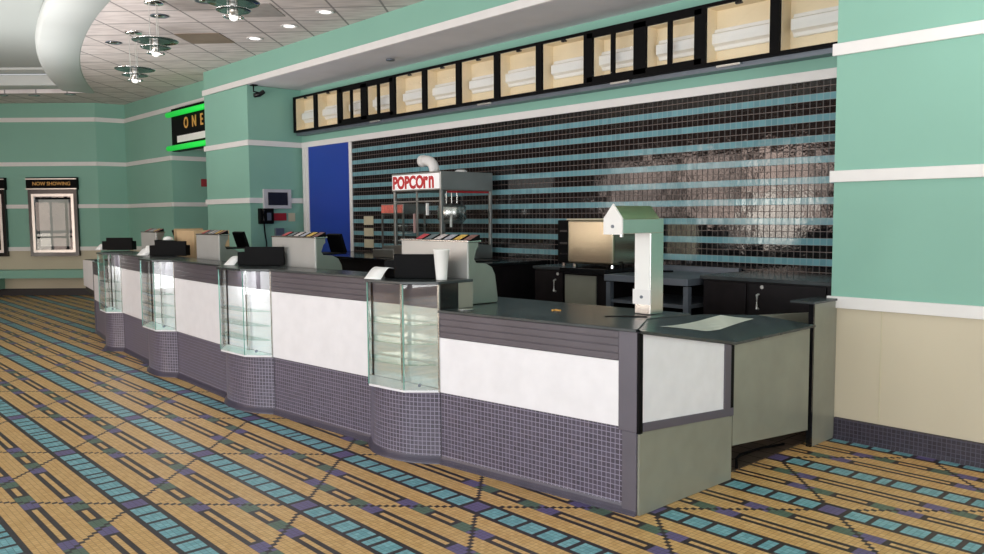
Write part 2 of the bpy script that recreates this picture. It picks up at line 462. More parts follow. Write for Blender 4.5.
# trims
def hstrip(name, a, b, z, t=.025, side=-1, mat=None):
    bm = bmesh.new(); slab(bm, a, b, t, z[0], z[1], side); return struct(name, bm, mat or M['trim'], bevel=.004)
k = 0
for z in TR[:3]:
    k += 1; hstrip('trim_%d' % k, (-2.705, WY), (6.5, WY), z)
k += 1
# soffit trim runs over the column, soffit and right wall
hstrip('trim_%d' % k, (-13.585, WY), (6.5, WY), TR[3])
for z in TR[1:3]:
    k += 1
    bm = bmesh.new(); box(bm, -13.585, -11.935, WY - .025, WY, z[0], z[1]); box(bm, -11.96, -11.935, WY, BY - .0, z[0], z[1]); box(bm, -13.585, -13.56, WY, PY, z[0], z[1])
    struct('trim_%d' % k, bm, M['trim'], bevel=.004)
k += 1; hstrip('trim_%d' % k, (-11.93, BY), (-2.70, BY), TR[2])
for z in TR:
    k += 1; bm = bmesh.new()
    slab(bm, epl(6), epl(0), .025, z[0], z[1], -1)
    slab(bm, (-18.56, 5.57), (-18.5, PY), .025, z[0], z[1], -1)
    slab(bm, (-18.5, PY), (PX + (.0 if z[0] < 3 else 2.4), PY), .025, z[0], z[1], -1)
    if z[0] < 3: box(bm, PX, PX + .025, PY, 9.2, z[0], z[1])
    struct('trim_%d' % k, bm, M['trim'])
# tiled baseboards
def uv_strip(bm, path, prof, uv):
    """path: plan points; prof: (outward offset, z) going up; uv: u along path, v = z"""
    n = len(path); P = [Vector(p[:2]) for p in path]
    nrm = []
    for i in range(n):
        d = (P[min(i+1, n-1)] - P[max(i-1, 0)]).normalized(); nrm.append(Vector((d.y, -d.x)))
    u = [0]
    for i in range(1, n): u.append(u[-1] + (P[i] - P[i-1]).length)
    rows = [[bm.verts.new((P[i].x + nrm[i].x * o, P[i].y + nrm[i].y * o, z)) for i in range(n)] for o, z in prof]
    for a in range(len(prof) - 1):
        for i in range(n - 1):
            f = bm.faces.new((rows[a][i], rows[a][i+1], rows[a+1][i+1], rows[a+1][i]))
            for l, (uu, vv) in zip(f.loops, ((u[i], prof[a][1]), (u[i+1], prof[a][1]), (u[i+1], prof[a+1][1]), (u[i], prof[a+1][1]))): l[uv].uv = (uu, vv)
    return rows
def tiled_strip(name, path, prof, mat, parent=None, kind=None, smooth=False, back=None):
    bm = bmesh.new(); uv = bm.loops.layers.uv.new('UVMap'); uv_strip(bm, path, prof, uv)
    me = bpy.data.meshes.new(name); bm.to_mesh(me); bm.free(); me.materials.append(mat)
    o = bpy.data.objects.new(name, me); COL.objects.link(o)
    if parent is not None: o.parent = parent
    if kind: o['kind'] = kind
    if smooth:
        for p in me.polygons: p.use_smooth = True
    return o
tiled_strip('baseboard_right', [(-2.63, WY), (6.5, WY)], [(.035, 0), (.028, .010), (.02, .025), (.02, .153), (0, .158)], M['base_tile'], kind='structure')
struct('baseboard_end', PR([epl(0), epl(6), epl(6, -.02), epl(0, -.02)], 0, .15), M['kick'])

# blue door in the bar wall
d = struct('door_1', B(-11.735, -10.54, BY - .012, BY - .001, 0, 2.772), M['blue'])
bm = bmesh.new()
box(bm, -11.885, -11.81, BY - .045, BY - .001, 0, 2.772); box(bm, -11.81, -11.735, BY - .03, BY - .001, 0, 2.772); box(bm, -10.54, -10.465, BY - .02, BY - .001, 0, 2.772)
f = new_obj('door_frame', bm, M['trim'], d, bevel=.006)

# ------------------------------------------------------------------ the front counter
S = [[(-2.667, 3.497), (-4.146, 3.318)], [(-4.905, 3.272), (-6.181, 3.170)], [(-7.030, 3.140), (-8.320, 3.195)], [(-9.20, 3.245), (-10.425, 3.352)], [(-11.12, 3.42), (-12.42, 3.615)]]
K = [[(-4.146, 3.318), (-4.316, 3.150), (-4.670, 3.110), (-4.905, 3.272)],
     [(-6.181, 3.170), (-6.379, 3.014), (-6.800, 2.995), (-7.030, 3.140)],
     [(-8.320, 3.195), (-8.484, 3.045), (-8.930, 3.070), (-9.200, 3.245)],
     [(-10.425, 3.352), (-10.576, 3.203), (-10.930, 3.240), (-11.120, 3.420)]]
BT = .485; LOW = 1.035; HIGH = 1.222; D_ = .88
cove = [(.026, 0), (.024, .010), (.014, .022), (.006, .036), (.001, .05), (0, BT)]
coveT = [(.012, 0), (.010, .02), (.004, .04), (0, .06), (0, BT)]
def inset(p, q, d):
    """points of segment moved d to the back (+Y side)"""
    a = Vector(p); b = Vector(q); t = (b - a).normalized(); n = Vector((t.y, -t.x)) if t.x < 0 else Vector((-t.y, t.x))
    if n.y < 0: n = -n
    return (a + n * d)[:], (b + n * d)[:]
desc = ['low grey and white counter section at the right end with lower worktop', 'counter section between the nearest two glass display cases',
        'middle counter section, between the second and third display cases from the right', 'counter section between the two farthest glass display cases', 'low far left end section of the counter with a slanting white wing panel']
for i, (r, l) in enumerate(S):
    low = i in (0, 4)
    top = LOW if low else HIGH - .018
    bz = .85 if low else LOW
    e = thing('counter_section', desc[i], 'counter', (r[0], r[1], 0), 'counter sections')
    loc = Vector((r[0], r[1], 0))
    def T(bm): bmesh.ops.translate(bm, verts=bm.verts, vec=-loc); return bm
    # body behind the facing
    a, b = inset(r, l, .02)
    n = Vector((0, 1))
    dep = D_ - .04 if low else .25
    if i == 0: a = (-2.915, a[1] - .03)
    bm = PR([a, b, (b[0], b[1] + dep), (a[0], a[1] + dep)], .02, (LOW if low else HIGH) - .019)
    new_obj('body', T(bm), M['kick'], e)
    if not low:
        bm = PR([(a[0], a[1] + dep), (b[0], b[1] + dep), (b[0], b[1] + D_), (a[0], a[1] + D_)], .02, LOW - .02)
        new_obj('back_body', T(bm), M['kick'], e)
    # tile base: sits 2 cm back of the panel face
    rr, ll = inset(r, l, .012)
    o = tiled_strip('tiled_base', [ll, rr], coveT if low else coveT, M['violet_tile'], e); o.location = -loc
    # plain dark cove skirting strip
    bm = bmesh.new(); d0 = (Vector(r) - Vector(l)).normalized(); nn = Vector((d0.y, -d0.x))
    a2, b2 = Vector(ll), Vector(rr)
    for (o1, z1), (o2, z2) in zip(cove[:-2], cove[1:-1]):
        vs = [bm.verts.new((*(a2 + nn * o1), z1)), bm.verts.new((*(b2 + nn * o1), z1)), bm.verts.new((*(b2 + nn * (o2 + .001)), z2)), bm.verts.new((*(a2 + nn * (o2 + .001)), z2))]
        bm.faces.new(vs)
    new_obj('cove_skirting', T(bm), M['violet_plain'], e)
    # white panel
    xr = Vector(r); xl = Vector(l); dd = (xl - xr).normalized(); L = (xl - xr).length
    s0 = .115 if i == 0 else .0
    p0 = xr + dd * s0
    bm = bmesh.new(); slab(bm, p0, xl, .02, BT, bz, -1 if dd.x < 0 else 1)
    o = new_obj('front_panel', T(bm), M['laminate'], e, bevel=.002); o['label'] = 'white laminate front panel'
    # fascia of horizontal boards with grooves
    nb = 4; bm = bmesh.new(); h = (top - .0 - bz) / nb if not low else (LOW - .018 - bz) / nb
    for q in range(nb): slab(bm, p0, xl, .024, bz + q * h + .003, bz + (q + 1) * h - .002, -1)
    slab(bm, p0 + Vector((0, .006)), xl + Vector((0, .006)), .01, bz, bz + nb * h, -1)
    o = new_obj('fascia', T(bm), M['fascia'], e, bevel=.0025); o['label'] = 'dark grey grooved fascia band'
    if i == 0:
        bm = bmesh.new(); slab(bm, xr, p0, .03, BT - .02, LOW - .018, -1)
        new_obj('end_post', T(bm), M['post'], e, bevel=.003)
        bm = bmesh.new(); q0 = Vector(rr); slab(bm, q0 + Vector((0, -.012)), q0 + dd * .09 + Vector((0, -.012)), .02, 0.0, BT - .02, -1)
        new_obj('corner_trim', T(bm), M['post'], e, bevel=.003)
    if i == 4:
        # far end wing: white upper panel on a slanting board beyond the end post
        bm = bmesh.new(); slab(bm, xl, xl + dd * .07, .06, .0, LOW - .018, -1)
        new_obj('end_post', T(bm), M['post'], e)
        wa, wb = xl + dd * .08, Vector((-14.03, 3.93))
        bm = bmesh.new(); prism(bm, [wa, wb, wb + Vector((0, .03)), wa + Vector((0, .03))], [.61, .58, .58, .61], [1.04, .985, .985, 1.04])
        o = new_obj('wing_panel', T(bm), M['laminate'], e); o['label'] = 'white slanting wing panel'
        bm = bmesh.new(); prism(bm, [wa + Vector((0, .03)), wb + Vector((0, .03)), wb + Vector((.1, .7)), wa + Vector((.1, .6))], [.50, .50, .50, .50], [1.05, .995, .995, 1.05])
        new_obj('wing_body', T(bm), M['kick'], e)

cdesc = ['nearest glass display case, with glass shelves, under the black box and foam cup', 'glass display case second from the right end of the counter',
         'glass display case third from the right end of the counter', 'farthest glass display case at the left end of the counter']
def rounded(path, r, seg=7):
    """round the interior corners of a plan polyline"""
    out = [Vector(path[0])]
    for i in range(1, len(path) - 1):
        p = Vector(path[i]); a = (Vector(path[i-1]) - p); b = (Vector(path[i+1]) - p)
        ra = min(r, a.length * .48); rb = min(r, b.length * .48)
        A = p + a.normalized() * ra; C = p + b.normalized() * rb
        for k in range(seg + 1):
            t = k / seg; out.append(A * (1-t)**2 + p * 2*t*(1-t) + C * t*t)
    out.append(Vector(path[-1])); return out
for i, k4 in enumerate(K):
    pr, prm, plm, pl = [Vector(p) for p in k4]
    loc = Vector((*((pr + pl) / 2), 0))
    e = thing('display_case', cdesc[i], 'display case', loc, 'glass display cases')
    def T(bm): bmesh.ops.translate(bm, verts=bm.verts, vec=-loc); return bm
    cen = (pr + prm + plm + pl) / 4
    def ins(p, d): v = (cen + Vector((0, .06)) - p).normalized(); return p + v * d
    # rounded tiled plinth
    path = rounded([Vector((pl.x - .01, pl.y + .013)), plm + Vector((.0, .035)), prm + Vector((-.03, .035)), Vector((pr.x - .01, pr.y + .012))], .17)
    o = tiled_strip('tiled_plinth', path, coveT, M['violet_tile'], e, smooth=True); o.location = -loc
    bm = bmesh.new(); uv = bm.loops.layers.uv.new('UVMap'); uv_strip(bm, path, [(c[0] + .001, c[1]) for c in cove[:-1]], uv)
    new_obj('cove_skirting', T(bm), M['violet_plain'], e, smooth=True)
    # floor tray of the case
    tray = [pr + Vector((-.004, 0)), prm, plm, pl + Vector((.004, 0)), pl + Vector((.004, .03)), pr + Vector((-.004, .03))]
    bm = bmesh.new(); prism(bm, tray, BT - .004, BT + .012)
    new_obj('case_floor', T(bm), M['laminate'], e, bevel=.002)
    # case back: mirror on nearest, others painted white as reflected glare; dark fascia above
    bk0 = pl + Vector((.01, .035)); bk1 = pr + Vector((-.01, .035))
    bm = bmesh.new(); slab(bm, bk0, bk1, .012, BT + .012, LOW, 1)
    o = new_obj('case_backing', T(bm), M['mirror'] if i == 0 else M['laminate'], e); o['label'] = 'mirrored backing' if i == 0 else 'backing painted white as reflected glare'
    bm = bmesh.new(); slab(bm, bk0, bk1, .012, LOW, HIGH - .02, 1)
    new_obj('back_fascia', T(bm), M['fascia'], e)
    bm = bmesh.new(); slab(bm, bk0 + Vector((.01, .013)), bk1 + Vector((-.01, .013)), .19, .02, HIGH - .02, 1)
    new_obj('core', T(bm), M['kick'], e)
    # glass panes
    zt = HIGH - .022
    for nm, a, b in (('right_pane', pr, prm), ('front_pane', prm, plm), ('left_pane', plm, pl)):
        bm = bmesh.new(); slab(bm, a, b, .006, BT + .012, zt, -1)
        o = new_obj(nm, T(bm), M['pane'], e)
    # bright metal edge trims at the joints
    for a in (pr, pl):
        bm = bmesh.new(); box(bm, a.x - .008, a.x + .008, a.y - .006, a.y + .02, BT, zt); new_obj('edge_trim', T(bm), M['steel'], e)
    for a in (prm, plm):
        bm = bmesh.new(); box(bm, a.x - .003, a.x + .003, a.y - .003, a.y + .003, BT + .012, zt); new_obj('glass_joint', T(bm), M['edge_green'], e)
    # shelves
    for zz in ((.66, .80, .93) if i == 0 else (.62, .74, .86)):
        bm = bmesh.new(); q = [ins(pr, .03) , ins(prm, .012), ins(plm, .012), ins(pl, .03)]
        prism(bm, q, zz, zz + .006)
        new_obj('glass_shelf', T(bm), M['pane_green'], e)
    # shelf post and lock
    mid = (pr + pl) / 2
    bm = bmesh.new(); box(bm, mid.x - .012, mid.x + .012, mid.y - .005, mid.y + .012, BT + .012, zt); new_obj('shelf_post', T(bm), M['steel'], e)
    lk = pr * .45 + prm * .55 + Vector((.008, -.008)); bm = bmesh.new(); tube(bm, [(lk.x, lk.y, BT + .05), (lk.x + .012, lk.y - .012, BT + .05)], .011, 12)
    new_obj('lock', T(bm), M['steel_dark'], e)

# high countertop over sections 2-5 and the cases
front = []
for i in range(4):
    front += [Vector(p) for p in K[i]] 
front = [p + Vector((0, -.018)) for p in front]; front[0] += Vector((.022, 0))
chord = [Vector(S[0][1]) + Vector((.02, 0)), Vector(S[1][0]), Vector(S[1][1]), Vector(S[2][0]), Vector(S[2][1]), Vector(S[3][0]), Vector(S[3][1]), Vector(S[4][0])]
back = [p + Vector((0, .285)) for p in chord][::-1]
bm = bmesh.new()
prism(bm, front + back, HIGH - .018, HIGH)
loc = (-4.15, 3.3, HIGH)
o = new_obj('countertop', bm, M['worktop'], bevel=.003)
tag(o, 'long raised dark countertop running over the display cases', 'countertop')
# step riser at its right end
bm = bmesh.new(); box(bm, -4.15, -4.132, 3.325, 3.475, LOW, HIGH - .018)
r = root('black step riser closing the right end of the raised countertop', 'counter end', 'counter_riser', (-4.14, 3.45, LOW),
     [('black_board', bm, M['black_gloss']), ('grey_board', B(-4.15, -4.128, 3.475, 3.60, LOW, HIGH - .018), M['olive'])])
# low worktop: over section 1 and behind the raised one
lowf = [Vector(p) for p in (S[0][0], S[0][1])]
pts = [lowf[0] + Vector((-.0, -.012)), lowf[1] + Vector((.002, -.012)), lowf[1] + Vector((0.0, .29))]
pts += [p + Vector((0, .290)) for p in chord[1:]]
pts += [Vector(S[4][0]) + Vector((-.012, .28)), Vector(S[4][0]) + Vector((-.012, -.012)), Vector(S[4][1]) + Vector((0, -.012)), Vector(S[4][1]) + Vector((0, D_))]
pts += [p + Vector((0, D_)) for p in chord[::-1][:-1]] + [Vector((-4.15, 4.2)), Vector((-2.87, 4.30))]
pts += [Vector((-2.90, 3.9)), Vector((-2.675, 3.52))]
bm = bmesh.new(); prism(bm, pts, LOW - .018, LOW)
o = new_obj('countertop', bm, M['worktop'], bevel=.003)
tag(o, 'low dark worktop at the right end with the white dispenser tower on it', 'countertop')

# ------------------------------------------------------------------ sloping end unit
A_ = (-2.667, 3.497); B_ = (-2.66, 4.436); C_ = (-2.64, 5.40)
e = thing('counter_end_unit', 'end unit of the counter with a white panel, olive sides and sloping dark top', 'counter end', (-2.75, 4.2, 0))
loc = Vector((-2.75, 4.2, 0))
def T(bm): bmesh.ops.translate(bm, verts=bm.verts, vec=-loc); return bm
def yz_plate(bm, corners, x0, x1, th):
    """corners: (y, z) polygon on the plane from (A x) to.., thickness th towards -X"""
    def X(y): return x0 + (x1 - x0) * (y - 3.497) / (5.40 - 3.497)
    F = [bm.verts.new((X(y), y, z)) for y, z in corners]; G = [bm.verts.new((X(y) - th, y, z)) for y, z in corners]
    n = len(F); bm.faces.new(F); bm.faces.new(G[::-1])
    for i in range(n): bm.faces.new((F[i], F[(i+1) % n], G[(i+1) % n], G[i]))
def lerp(a, b, t): return a + (b - a) * t
def topz(y): return lerp(1.012, .845, (y - 3.497) / .939) if y < 4.436 else lerp(.845, .858, (y - 4.436) / .964)
def botz(y): return lerp(.470, .405, (y - 3.497) / .939)
x0, x1 = -2.655, -2.632
bm = bmesh.new(); yz_plate(bm, [(3.53, .515 ), (4.33, .457), (4.33, topz(4.33)), (3.53, topz(3.53))], x0, x1, .02)
o = new_obj('white_panel', T(bm), M['laminate'], e, bevel=.002)
bm = bmesh.new()
yz_plate(bm, [(3.535, botz(3.535)), (4.436, botz(4.436)), (4.436, botz(4.436) + .05), (3.535, botz(3.535) + .05)], x0 + .006, x1 + .006, .03)
yz_plate(bm, [(4.33, .452), (4.40, .452), (4.40, topz(4.40)), (4.33, topz(4.33))], x0 + .006, x1 + .006, .03)
new_obj('panel_frame', T(bm), M['post'], e, bevel=.002)
bm = bmesh.new(); yz_plate(bm, [(4.40, .405), (4.436, .405), (4.436, .845), (4.40, topz(4.40))], x0 + .004, x1 + .004, .03)
new_obj('black_edging', T(bm), M['black'], e)
bm = bmesh.new(); yz_plate(bm, [(3.50, .46), (3.53, .46), (3.53, 1.005), (3.50, 1.012)], x0 + .004, x1 + .004, .03)
new_obj('black_edging', T(bm), M['black'], e)
bm = bmesh.new(); yz_plate(bm, [(3.51, 0.002), (4.425, 0.002), (4.425, botz(4.425)), (3.51, botz(3.51))], x0, x1, .03)
o = new_obj('base_panel', T(bm), M['olive'], e); o['label'] = 'olive grey lower side panel'
bm = bmesh.new(); yz_plate(bm, [(4.436, .213), (5.40, .135), (5.40, .858), (4.436, .845)], x0, x1, .02)
o = new_obj('hanging_panel', T(bm), M['olive'], e); o['label'] = 'olive grey panel hanging clear of the floor'
bm = bmesh.new(); box(bm, -2.69, -2.665, 3.52, 4.40, .0, .40); box(bm, -3.0, -2.665, 4.36, 4.40, .0, .40)
new_obj('inner_frame', T(bm), M['kick'], e)
# sloping top
OE = [Vector(p) for p in ((-2.635, 3.49, 1.030), (-2.632, 4.442, .863), (-2.61, 5.44, .876))]
IE = [Vector(p) for p in ((-2.885, 3.70, 1.034), (-2.865, 4.39, 1.020), (-2.80, 5.0, .968))]
def surf(t, s_, dz=0.0):
    def g(L): return L[0].lerp(L[1], t) if t < 1 else L[1].lerp(L[2], t - 1)
    p = g(OE).lerp(g(IE), s_); return Vector((p.x, p.y, p.z + dz))
bm = bmesh.new(); NT_, NS = 16, 6
for dz in (0, -.016):
    g_ = [[bm.verts.new(surf(2 * i / NT_, k / NS, dz)) for k in range(NS + 1)] for i in range(NT_ + 1)]
    for i in range(NT_):
        for k in range(NS): bm.faces.new((g_[i][k], g_[i+1][k], g_[i+1][k+1], g_[i][k+1]))
    if dz == 0: top_ = g_
def rim(g_): return [r[0] for r in g_] + g_[-1][1:] + [r[-1] for r in g_[::-1][1:]] + g_[0][::-1][1:-1]
ra, rb = rim(top_), rim(g_)
for i in range(len(ra)): bm.faces.new((ra[i], ra[(i+1) % len(ra)], rb[(i+1) % len(ra)], rb[i]))
new_obj('sloping_top', T(bm), M['worktop'], e)
# glazed inset in the top
bm = bmesh.new(); cor = [(.28, .50), (.78, .34), (1.66, .72), (1.32, .96)]
def iq(a, b, m):  # bilinear inside the inset
    t = lerp(lerp(cor[0][0], cor[1][0], b), lerp(cor[3][0], cor[2][0], b), a); s_ = lerp(lerp(cor[0][1], cor[1][1], b), lerp(cor[3][1], cor[2][1], b), a)
    return surf(t, s_, m)
G = [[bm.verts.new(iq(i / 12, k / 4, .003)) for k in range(5)] for i in range(13)]
for i in range(12):
    for k in range(4): bm.faces.new((G[i][k], G[i+1][k], G[i+1][k+1], G[i][k+1]))
o = new_obj('pale_inset', T(bm), M['inset'], e); o['label'] = 'pale glossy inset in the dark top'

# half wall stub and gate
root('olive half wall stub with dark cap standing against the green wall', 'half wall', 'half_wall', (-2.70, 5.65, 0),
     [('side_board', B(-2.668, -2.635, 5.47, 5.815, 0, 1.018), M['olive'], {'bevel': .002}),
      ('front_edge', B(-2.670, -2.633, 5.452, 5.472, 0, 1.018), M['black_gloss']),
      ('cap', B(-2.80, -2.622, 5.435, 5.815, 1.018, 1.034), M['worktop'], {'bevel': .002})])
bm = bmesh.new(); slab(bm, (-3.12, 5.36), (-2.83, 5.98), .03, .10, .90, 1)
o = new_obj('swing_gate', bm, M['olive'], bevel=.002); tag(o, 'olive swing gate panel just behind the half wall stub', 'gate')
bm = bmesh.new(); tube(bm, [(-2.72, 4.62, .015), (-2.80, 4.75, .03), (-2.86, 4.9, .015), (-2.84, 5.15, .015), (-2.78, 5.35, .015)], .008, 8)
o = new_obj('floor_cable', bm, M['black'], smooth=True); tag(o, 'black cable lying on the brown tiles under the end unit', 'cable')

# ------------------------------------------------------------------ dispenser tower on the low worktop
X0, X1 = -3.105, -2.985; Y0, Y1 = 4.045, 4.175; YF = 3.765; ZB, ZT = 1.538, 1.625
bm = bmesh.new(); box(bm, X0, X1, Y0, Y1, LOW + .002, ZB)
post = ('post', bm, M['steel'], {'bevel': .003})
arm = ('arm', B(X0, X1, YF, Y1, ZB, ZT), M['steel'], {'bevel': .003})
bm = bmesh.new()
prof = [(X0 - .004, ZT), (X1 + .004, ZT), ((X0 + X1) / 2, ZT + .078)]
F = [bm.verts.new((x, YF + .004, z)) for x, z in prof]; G = [bm.verts.new((x, Y1 - .05, z)) for x, z in prof]
bm.faces.new(F); bm.faces.new(G[::-1])
for i in range(3): bm.faces.new((F[i], F[(i+1) % 3], G[(i+1) % 3], G[i]))
roof = ('roof', bm, M['steel_roof'])
bm = bmesh.new()
hp = [(X0 - .01, ZB - .004), (X1 + .008, ZB - .004), (X1 + .008, ZT + .004), ((X0 + X1) / 2, ZT + .09), (X0 - .01, ZT + .004)]
F = [bm.verts.new((x, YF - .012, z)) for x, z in hp]; G = [bm.verts.new((x, YF + .0, z)) for x, z in hp]
bm.faces.new(F); bm.faces.new(G[::-1])
for i in range(5): bm.faces.new((F[i], F[(i+1) % 5], G[(i+1) % 5], G[i]))
def screw(y, z): 
    b = bmesh.new(); tube(b, [((X0 + X1) / 2, y, z), ((X0 + X1) / 2, y - .006, z)], .010, 14); return b
house = ('front_plate', bm, M['trim'], {'label': 'white house-shaped front plate'}, [('screw', screw(YF - .012, (ZB + ZT) / 2), M['steel_dark'])])
pl_ = ('lower_plate', B(X0 - .008, X1 + .004, Y0 - .010, Y0, 1.098, 1.190), M['trim'], {}, [('screw', screw(Y0 - .010, 1.144), M['steel_dark'])])
bm = bmesh.new(); tube(bm, [(-3.02, YF + .04, ZB), (-3.02, YF + .04, ZB - .02)], .012, 10)
face = ('face_board', B(X0 + .004, X1 - .004, Y0 - .006, Y0, 1.190, ZB), M['cup'])
root('white and steel dispenser tower with a house-shaped head on the low worktop', 'dispenser', 'topping_dispenser', (-3.04, 4.11, LOW),
     [post, arm, roof, house, pl_, face, ('nozzle', bm, M['steel'])])
# bits on the low worktop
bm = bmesh.new(); 
for k in range(9):
    a = random.uniform(0, 6.28); r = random.uniform(0, .03); box(bm, -3.56 + r*math.cos(a) - .008, -3.56 + r*math.cos(a) + .008, 3.83 + r*math.sin(a) - .006, 3.83 + r*math.sin(a) + .006, LOW, LOW + .006)
o = new_obj('crumbs', bm, M['orange']); o['kind'] = 'stuff'; tag(o, 'orange crumbs spilled on the low worktop', 'crumbs')
bm = bmesh.new(); lathe(bm, [(0, 0), (.052, 0), (.058, .004), (.052, .006), (.045, .003), (0, .003)], -4.02, 3.44, 28, LOW + .001)
o = new_obj('cup_ring', bm, M['steel'], smooth=True); tag(o, 'steel ring insert in the worktop beside the step riser', 'ring insert')
bm = bmesh.new(); slab(bm, (-3.05, 3.86), (-2.93, 3.94), .05, LOW + .0005, LOW + .004, 1); slab(bm, (-3.14, 3.80), (-3.05, 3.86), .02, LOW + .0005, LOW + .004, 1)
o = new_obj('cable_slot', bm, M['black']); tag(o, 'black slot opening in the worktop beside the dispenser tower', 'slot')

# ------------------------------------------------------------------ drink dispensers behind the counter
lab_cols = [(.55, .03, .05), (.12, .16, .18), (.62, .55, .55), (.42, .42, .50), (.75, .42, .06), (.22, .08, .07)]
for i, c in enumerate(lab_cols): M['lab%d' % i] = plain('flavour_label_%d' % i, c, .35, var=.5, nscale=60)
DW = .755
def dispenser():
    r = thing('soda_dispenser', '', 'drink dispenser', (0, 0, 0), 'drink dispensers on the counter')
    z0 = .004; zt = .435
    prof = [(0, z0), (.27, z0), (.275, .03), (.262, .12), (.25, .20), (.22, .255), (.16, .285), (.075, .290), (.055, .32), (.075, .375), (.095, .395), (.095, zt), (0, zt)]
    bm = bmesh.new(); extrude_profile(bm, prof, -DW, 0); new_obj('body', bm, M['steel_soft'], r, bevel=.004)
    bm = bmesh.new(); box(bm, -DW, 0, -.008, 0, z0, zt + .005); new_obj('back_plate', bm, M['steel_pale'], r, bevel=.002)
    bm = bmesh.new(); box(bm, -DW - .01, .012, -.012, .11, zt, zt + .012); new_obj('top_ledge', bm, M['steel'], r, bevel=.002)
    bm = bmesh.new(); box(bm, -DW + .02, -.0, .075, .30, .292, .302); new_obj('drip_ledge', bm, M['black'], r)
    for k in range(6):
        x = -.60 + k * .108
        bm = bmesh.new(); v = [bm.verts.new(p) for p in ((x, -.005, zt + .012), (x + .085, -.005, zt + .012), (x + .085, .085, zt + .05), (x, .085, zt + .05), (x, -.005, zt + .008), (x + .085, -.005, zt + .008), (x + .085, .09, zt + .012), (x, .09, zt + .012))]
        for f in ((0, 1, 2, 3), (7, 6, 5, 4), (0, 4, 5, 1), (1, 5, 6, 2), (2, 6, 7, 3), (3, 7, 4, 0)): bm.faces.new([v[q] for q in f])
        o = new_obj('flavour_tile', bm, M['black'], r)
        bm = bmesh.new(); v = [bm.verts.new(p) for p in ((x + .006, .0, zt + .0155), (x + .079, .0, zt + .0155), (x + .079, .078, zt + .0485), (x + .006, .078, zt + .0485))]
        bm.faces.new(v); new_obj('printed_face', bm, M['lab%d' % k], o)
    for k in range(5):
        x = -.64 + k * .13; bm = bmesh.new(); tube(bm, [(x, .07, .375), (x, .075, .325)], .016, 10); new_obj('nozzle', bm, M['black'], r)
    return r
def dup(src, loc, rz=0.0, label=None):
    r = src.copy(); COL.objects.link(r); r.location = loc; r.rotation_euler = (0, 0, rz)
    if label: r['label'] = label
    for ch in src.children:
        c = ch.copy(); COL.objects.link(c); c.parent = r
        for g in ch.children:
            h = g.copy(); COL.objects.link(h); h.parent = c
    return r
D0 = dispenser()
dl = ['steel drink dispenser with coloured flavour tiles, nearest one, behind the foam cup', 'steel drink dispenser in front of the blue door',
      'drink dispenser beside the brown cardboard box, third from the right', 'farthest drink dispenser, seen beyond the far black boxes']
dp = [((-4.195, 3.62, LOW), -.0), ((-6.03, 3.51, LOW), .0), ((-7.93, 3.515, LOW), -.0), ((-10.08, 3.67, LOW), .0)]
D0.location = dp[0][0]; D0['label'] = dl[0]
ds = [D0] + [dup(D0, dp[i][0], dp[i][1], dl[i]) for i in (1, 2, 3)]
ds[2].scale.x = .74; ds[3].scale.x = .66     # narrower models
# touch screens beside dispensers
def monitor(loc, rz, label):
    r = thing('till_screen', label, 'till screen', loc, 'till screens'); r.rotation_euler = (0, 0, rz)
    bm = bmesh.new(); box(bm, -.075, .075, -.08, .06, 0, .012); new_obj('base', bm, M['black'], r, bevel=.004)
    bm = bmesh.new(); prism(bm, [(-.03, 0), (.03, 0), (.02, .03), (-.02, .03)], .012, .23); new_obj('stand', bm, M['black'], r)
    bm = bmesh.new(); box(bm, -.09, .09, -.015, .02, -.09, .09)
    bmesh.ops.rotate(bm, verts=bm.verts, cent=(0, 0, 0), matrix=Matrix.Rotation(.35, 3, 'X')); bmesh.ops.translate(bm, verts=bm.verts, vec=(0, .02, .375))
    new_obj('screen', bm, M['black'], r, bevel=.005)
    return r
monitor((-6.30, 3.86, LOW), .2, 'black till screen at the right end of the dispenser by the blue door')
monitor((-8.26, 3.88, LOW), .2, 'black till screen between the second and third drink dispensers')
monitor((-10.40, 4.05, LOW), .2, 'farthest black till screen, beside the cardboard box')

# black boxes (receipt printers) on the raised countertop
def printer(loc, rz, label, w=.46):
    r = thing('receipt_printer', label, 'receipt printer', loc, 'black boxes on the countertop'); r.rotation_euler = (0, 0, rz)
    bm = bmesh.new(); box(bm, -w/2, w/2, 0, .03, .002, .168); new_obj('shield', bm, M['black'], r, bevel=.003)
    bm = bmesh.new(); box(bm, -w/2 + .02, w/2 - .02, .03, .16, .002, .12); new_obj('housing', bm, M['black'], r, bevel=.006)
    bm = bmesh.new(); box(bm, -w/2 - .09, -w/2 + .015, .05, .15, .002, .12); new_obj('side_unit', bm, M['black'], r, bevel=.006)
    return r
pp = [((-4.43, 3.375), .62), ((-6.62, 3.335), .70), ((-9.13, 3.47), .75), ((-11.42, 3.66), .75)]
pn = ['nearest black printer box, beside the white foam cup', 'black printer box on the countertop before the blue door', 'black printer box in front of the cardboard box', 'farthest black printer box at the left end of the counter']
for (p, a), l in zip(pp, pn): printer((p[0], p[1], HIGH), a, l, .36)
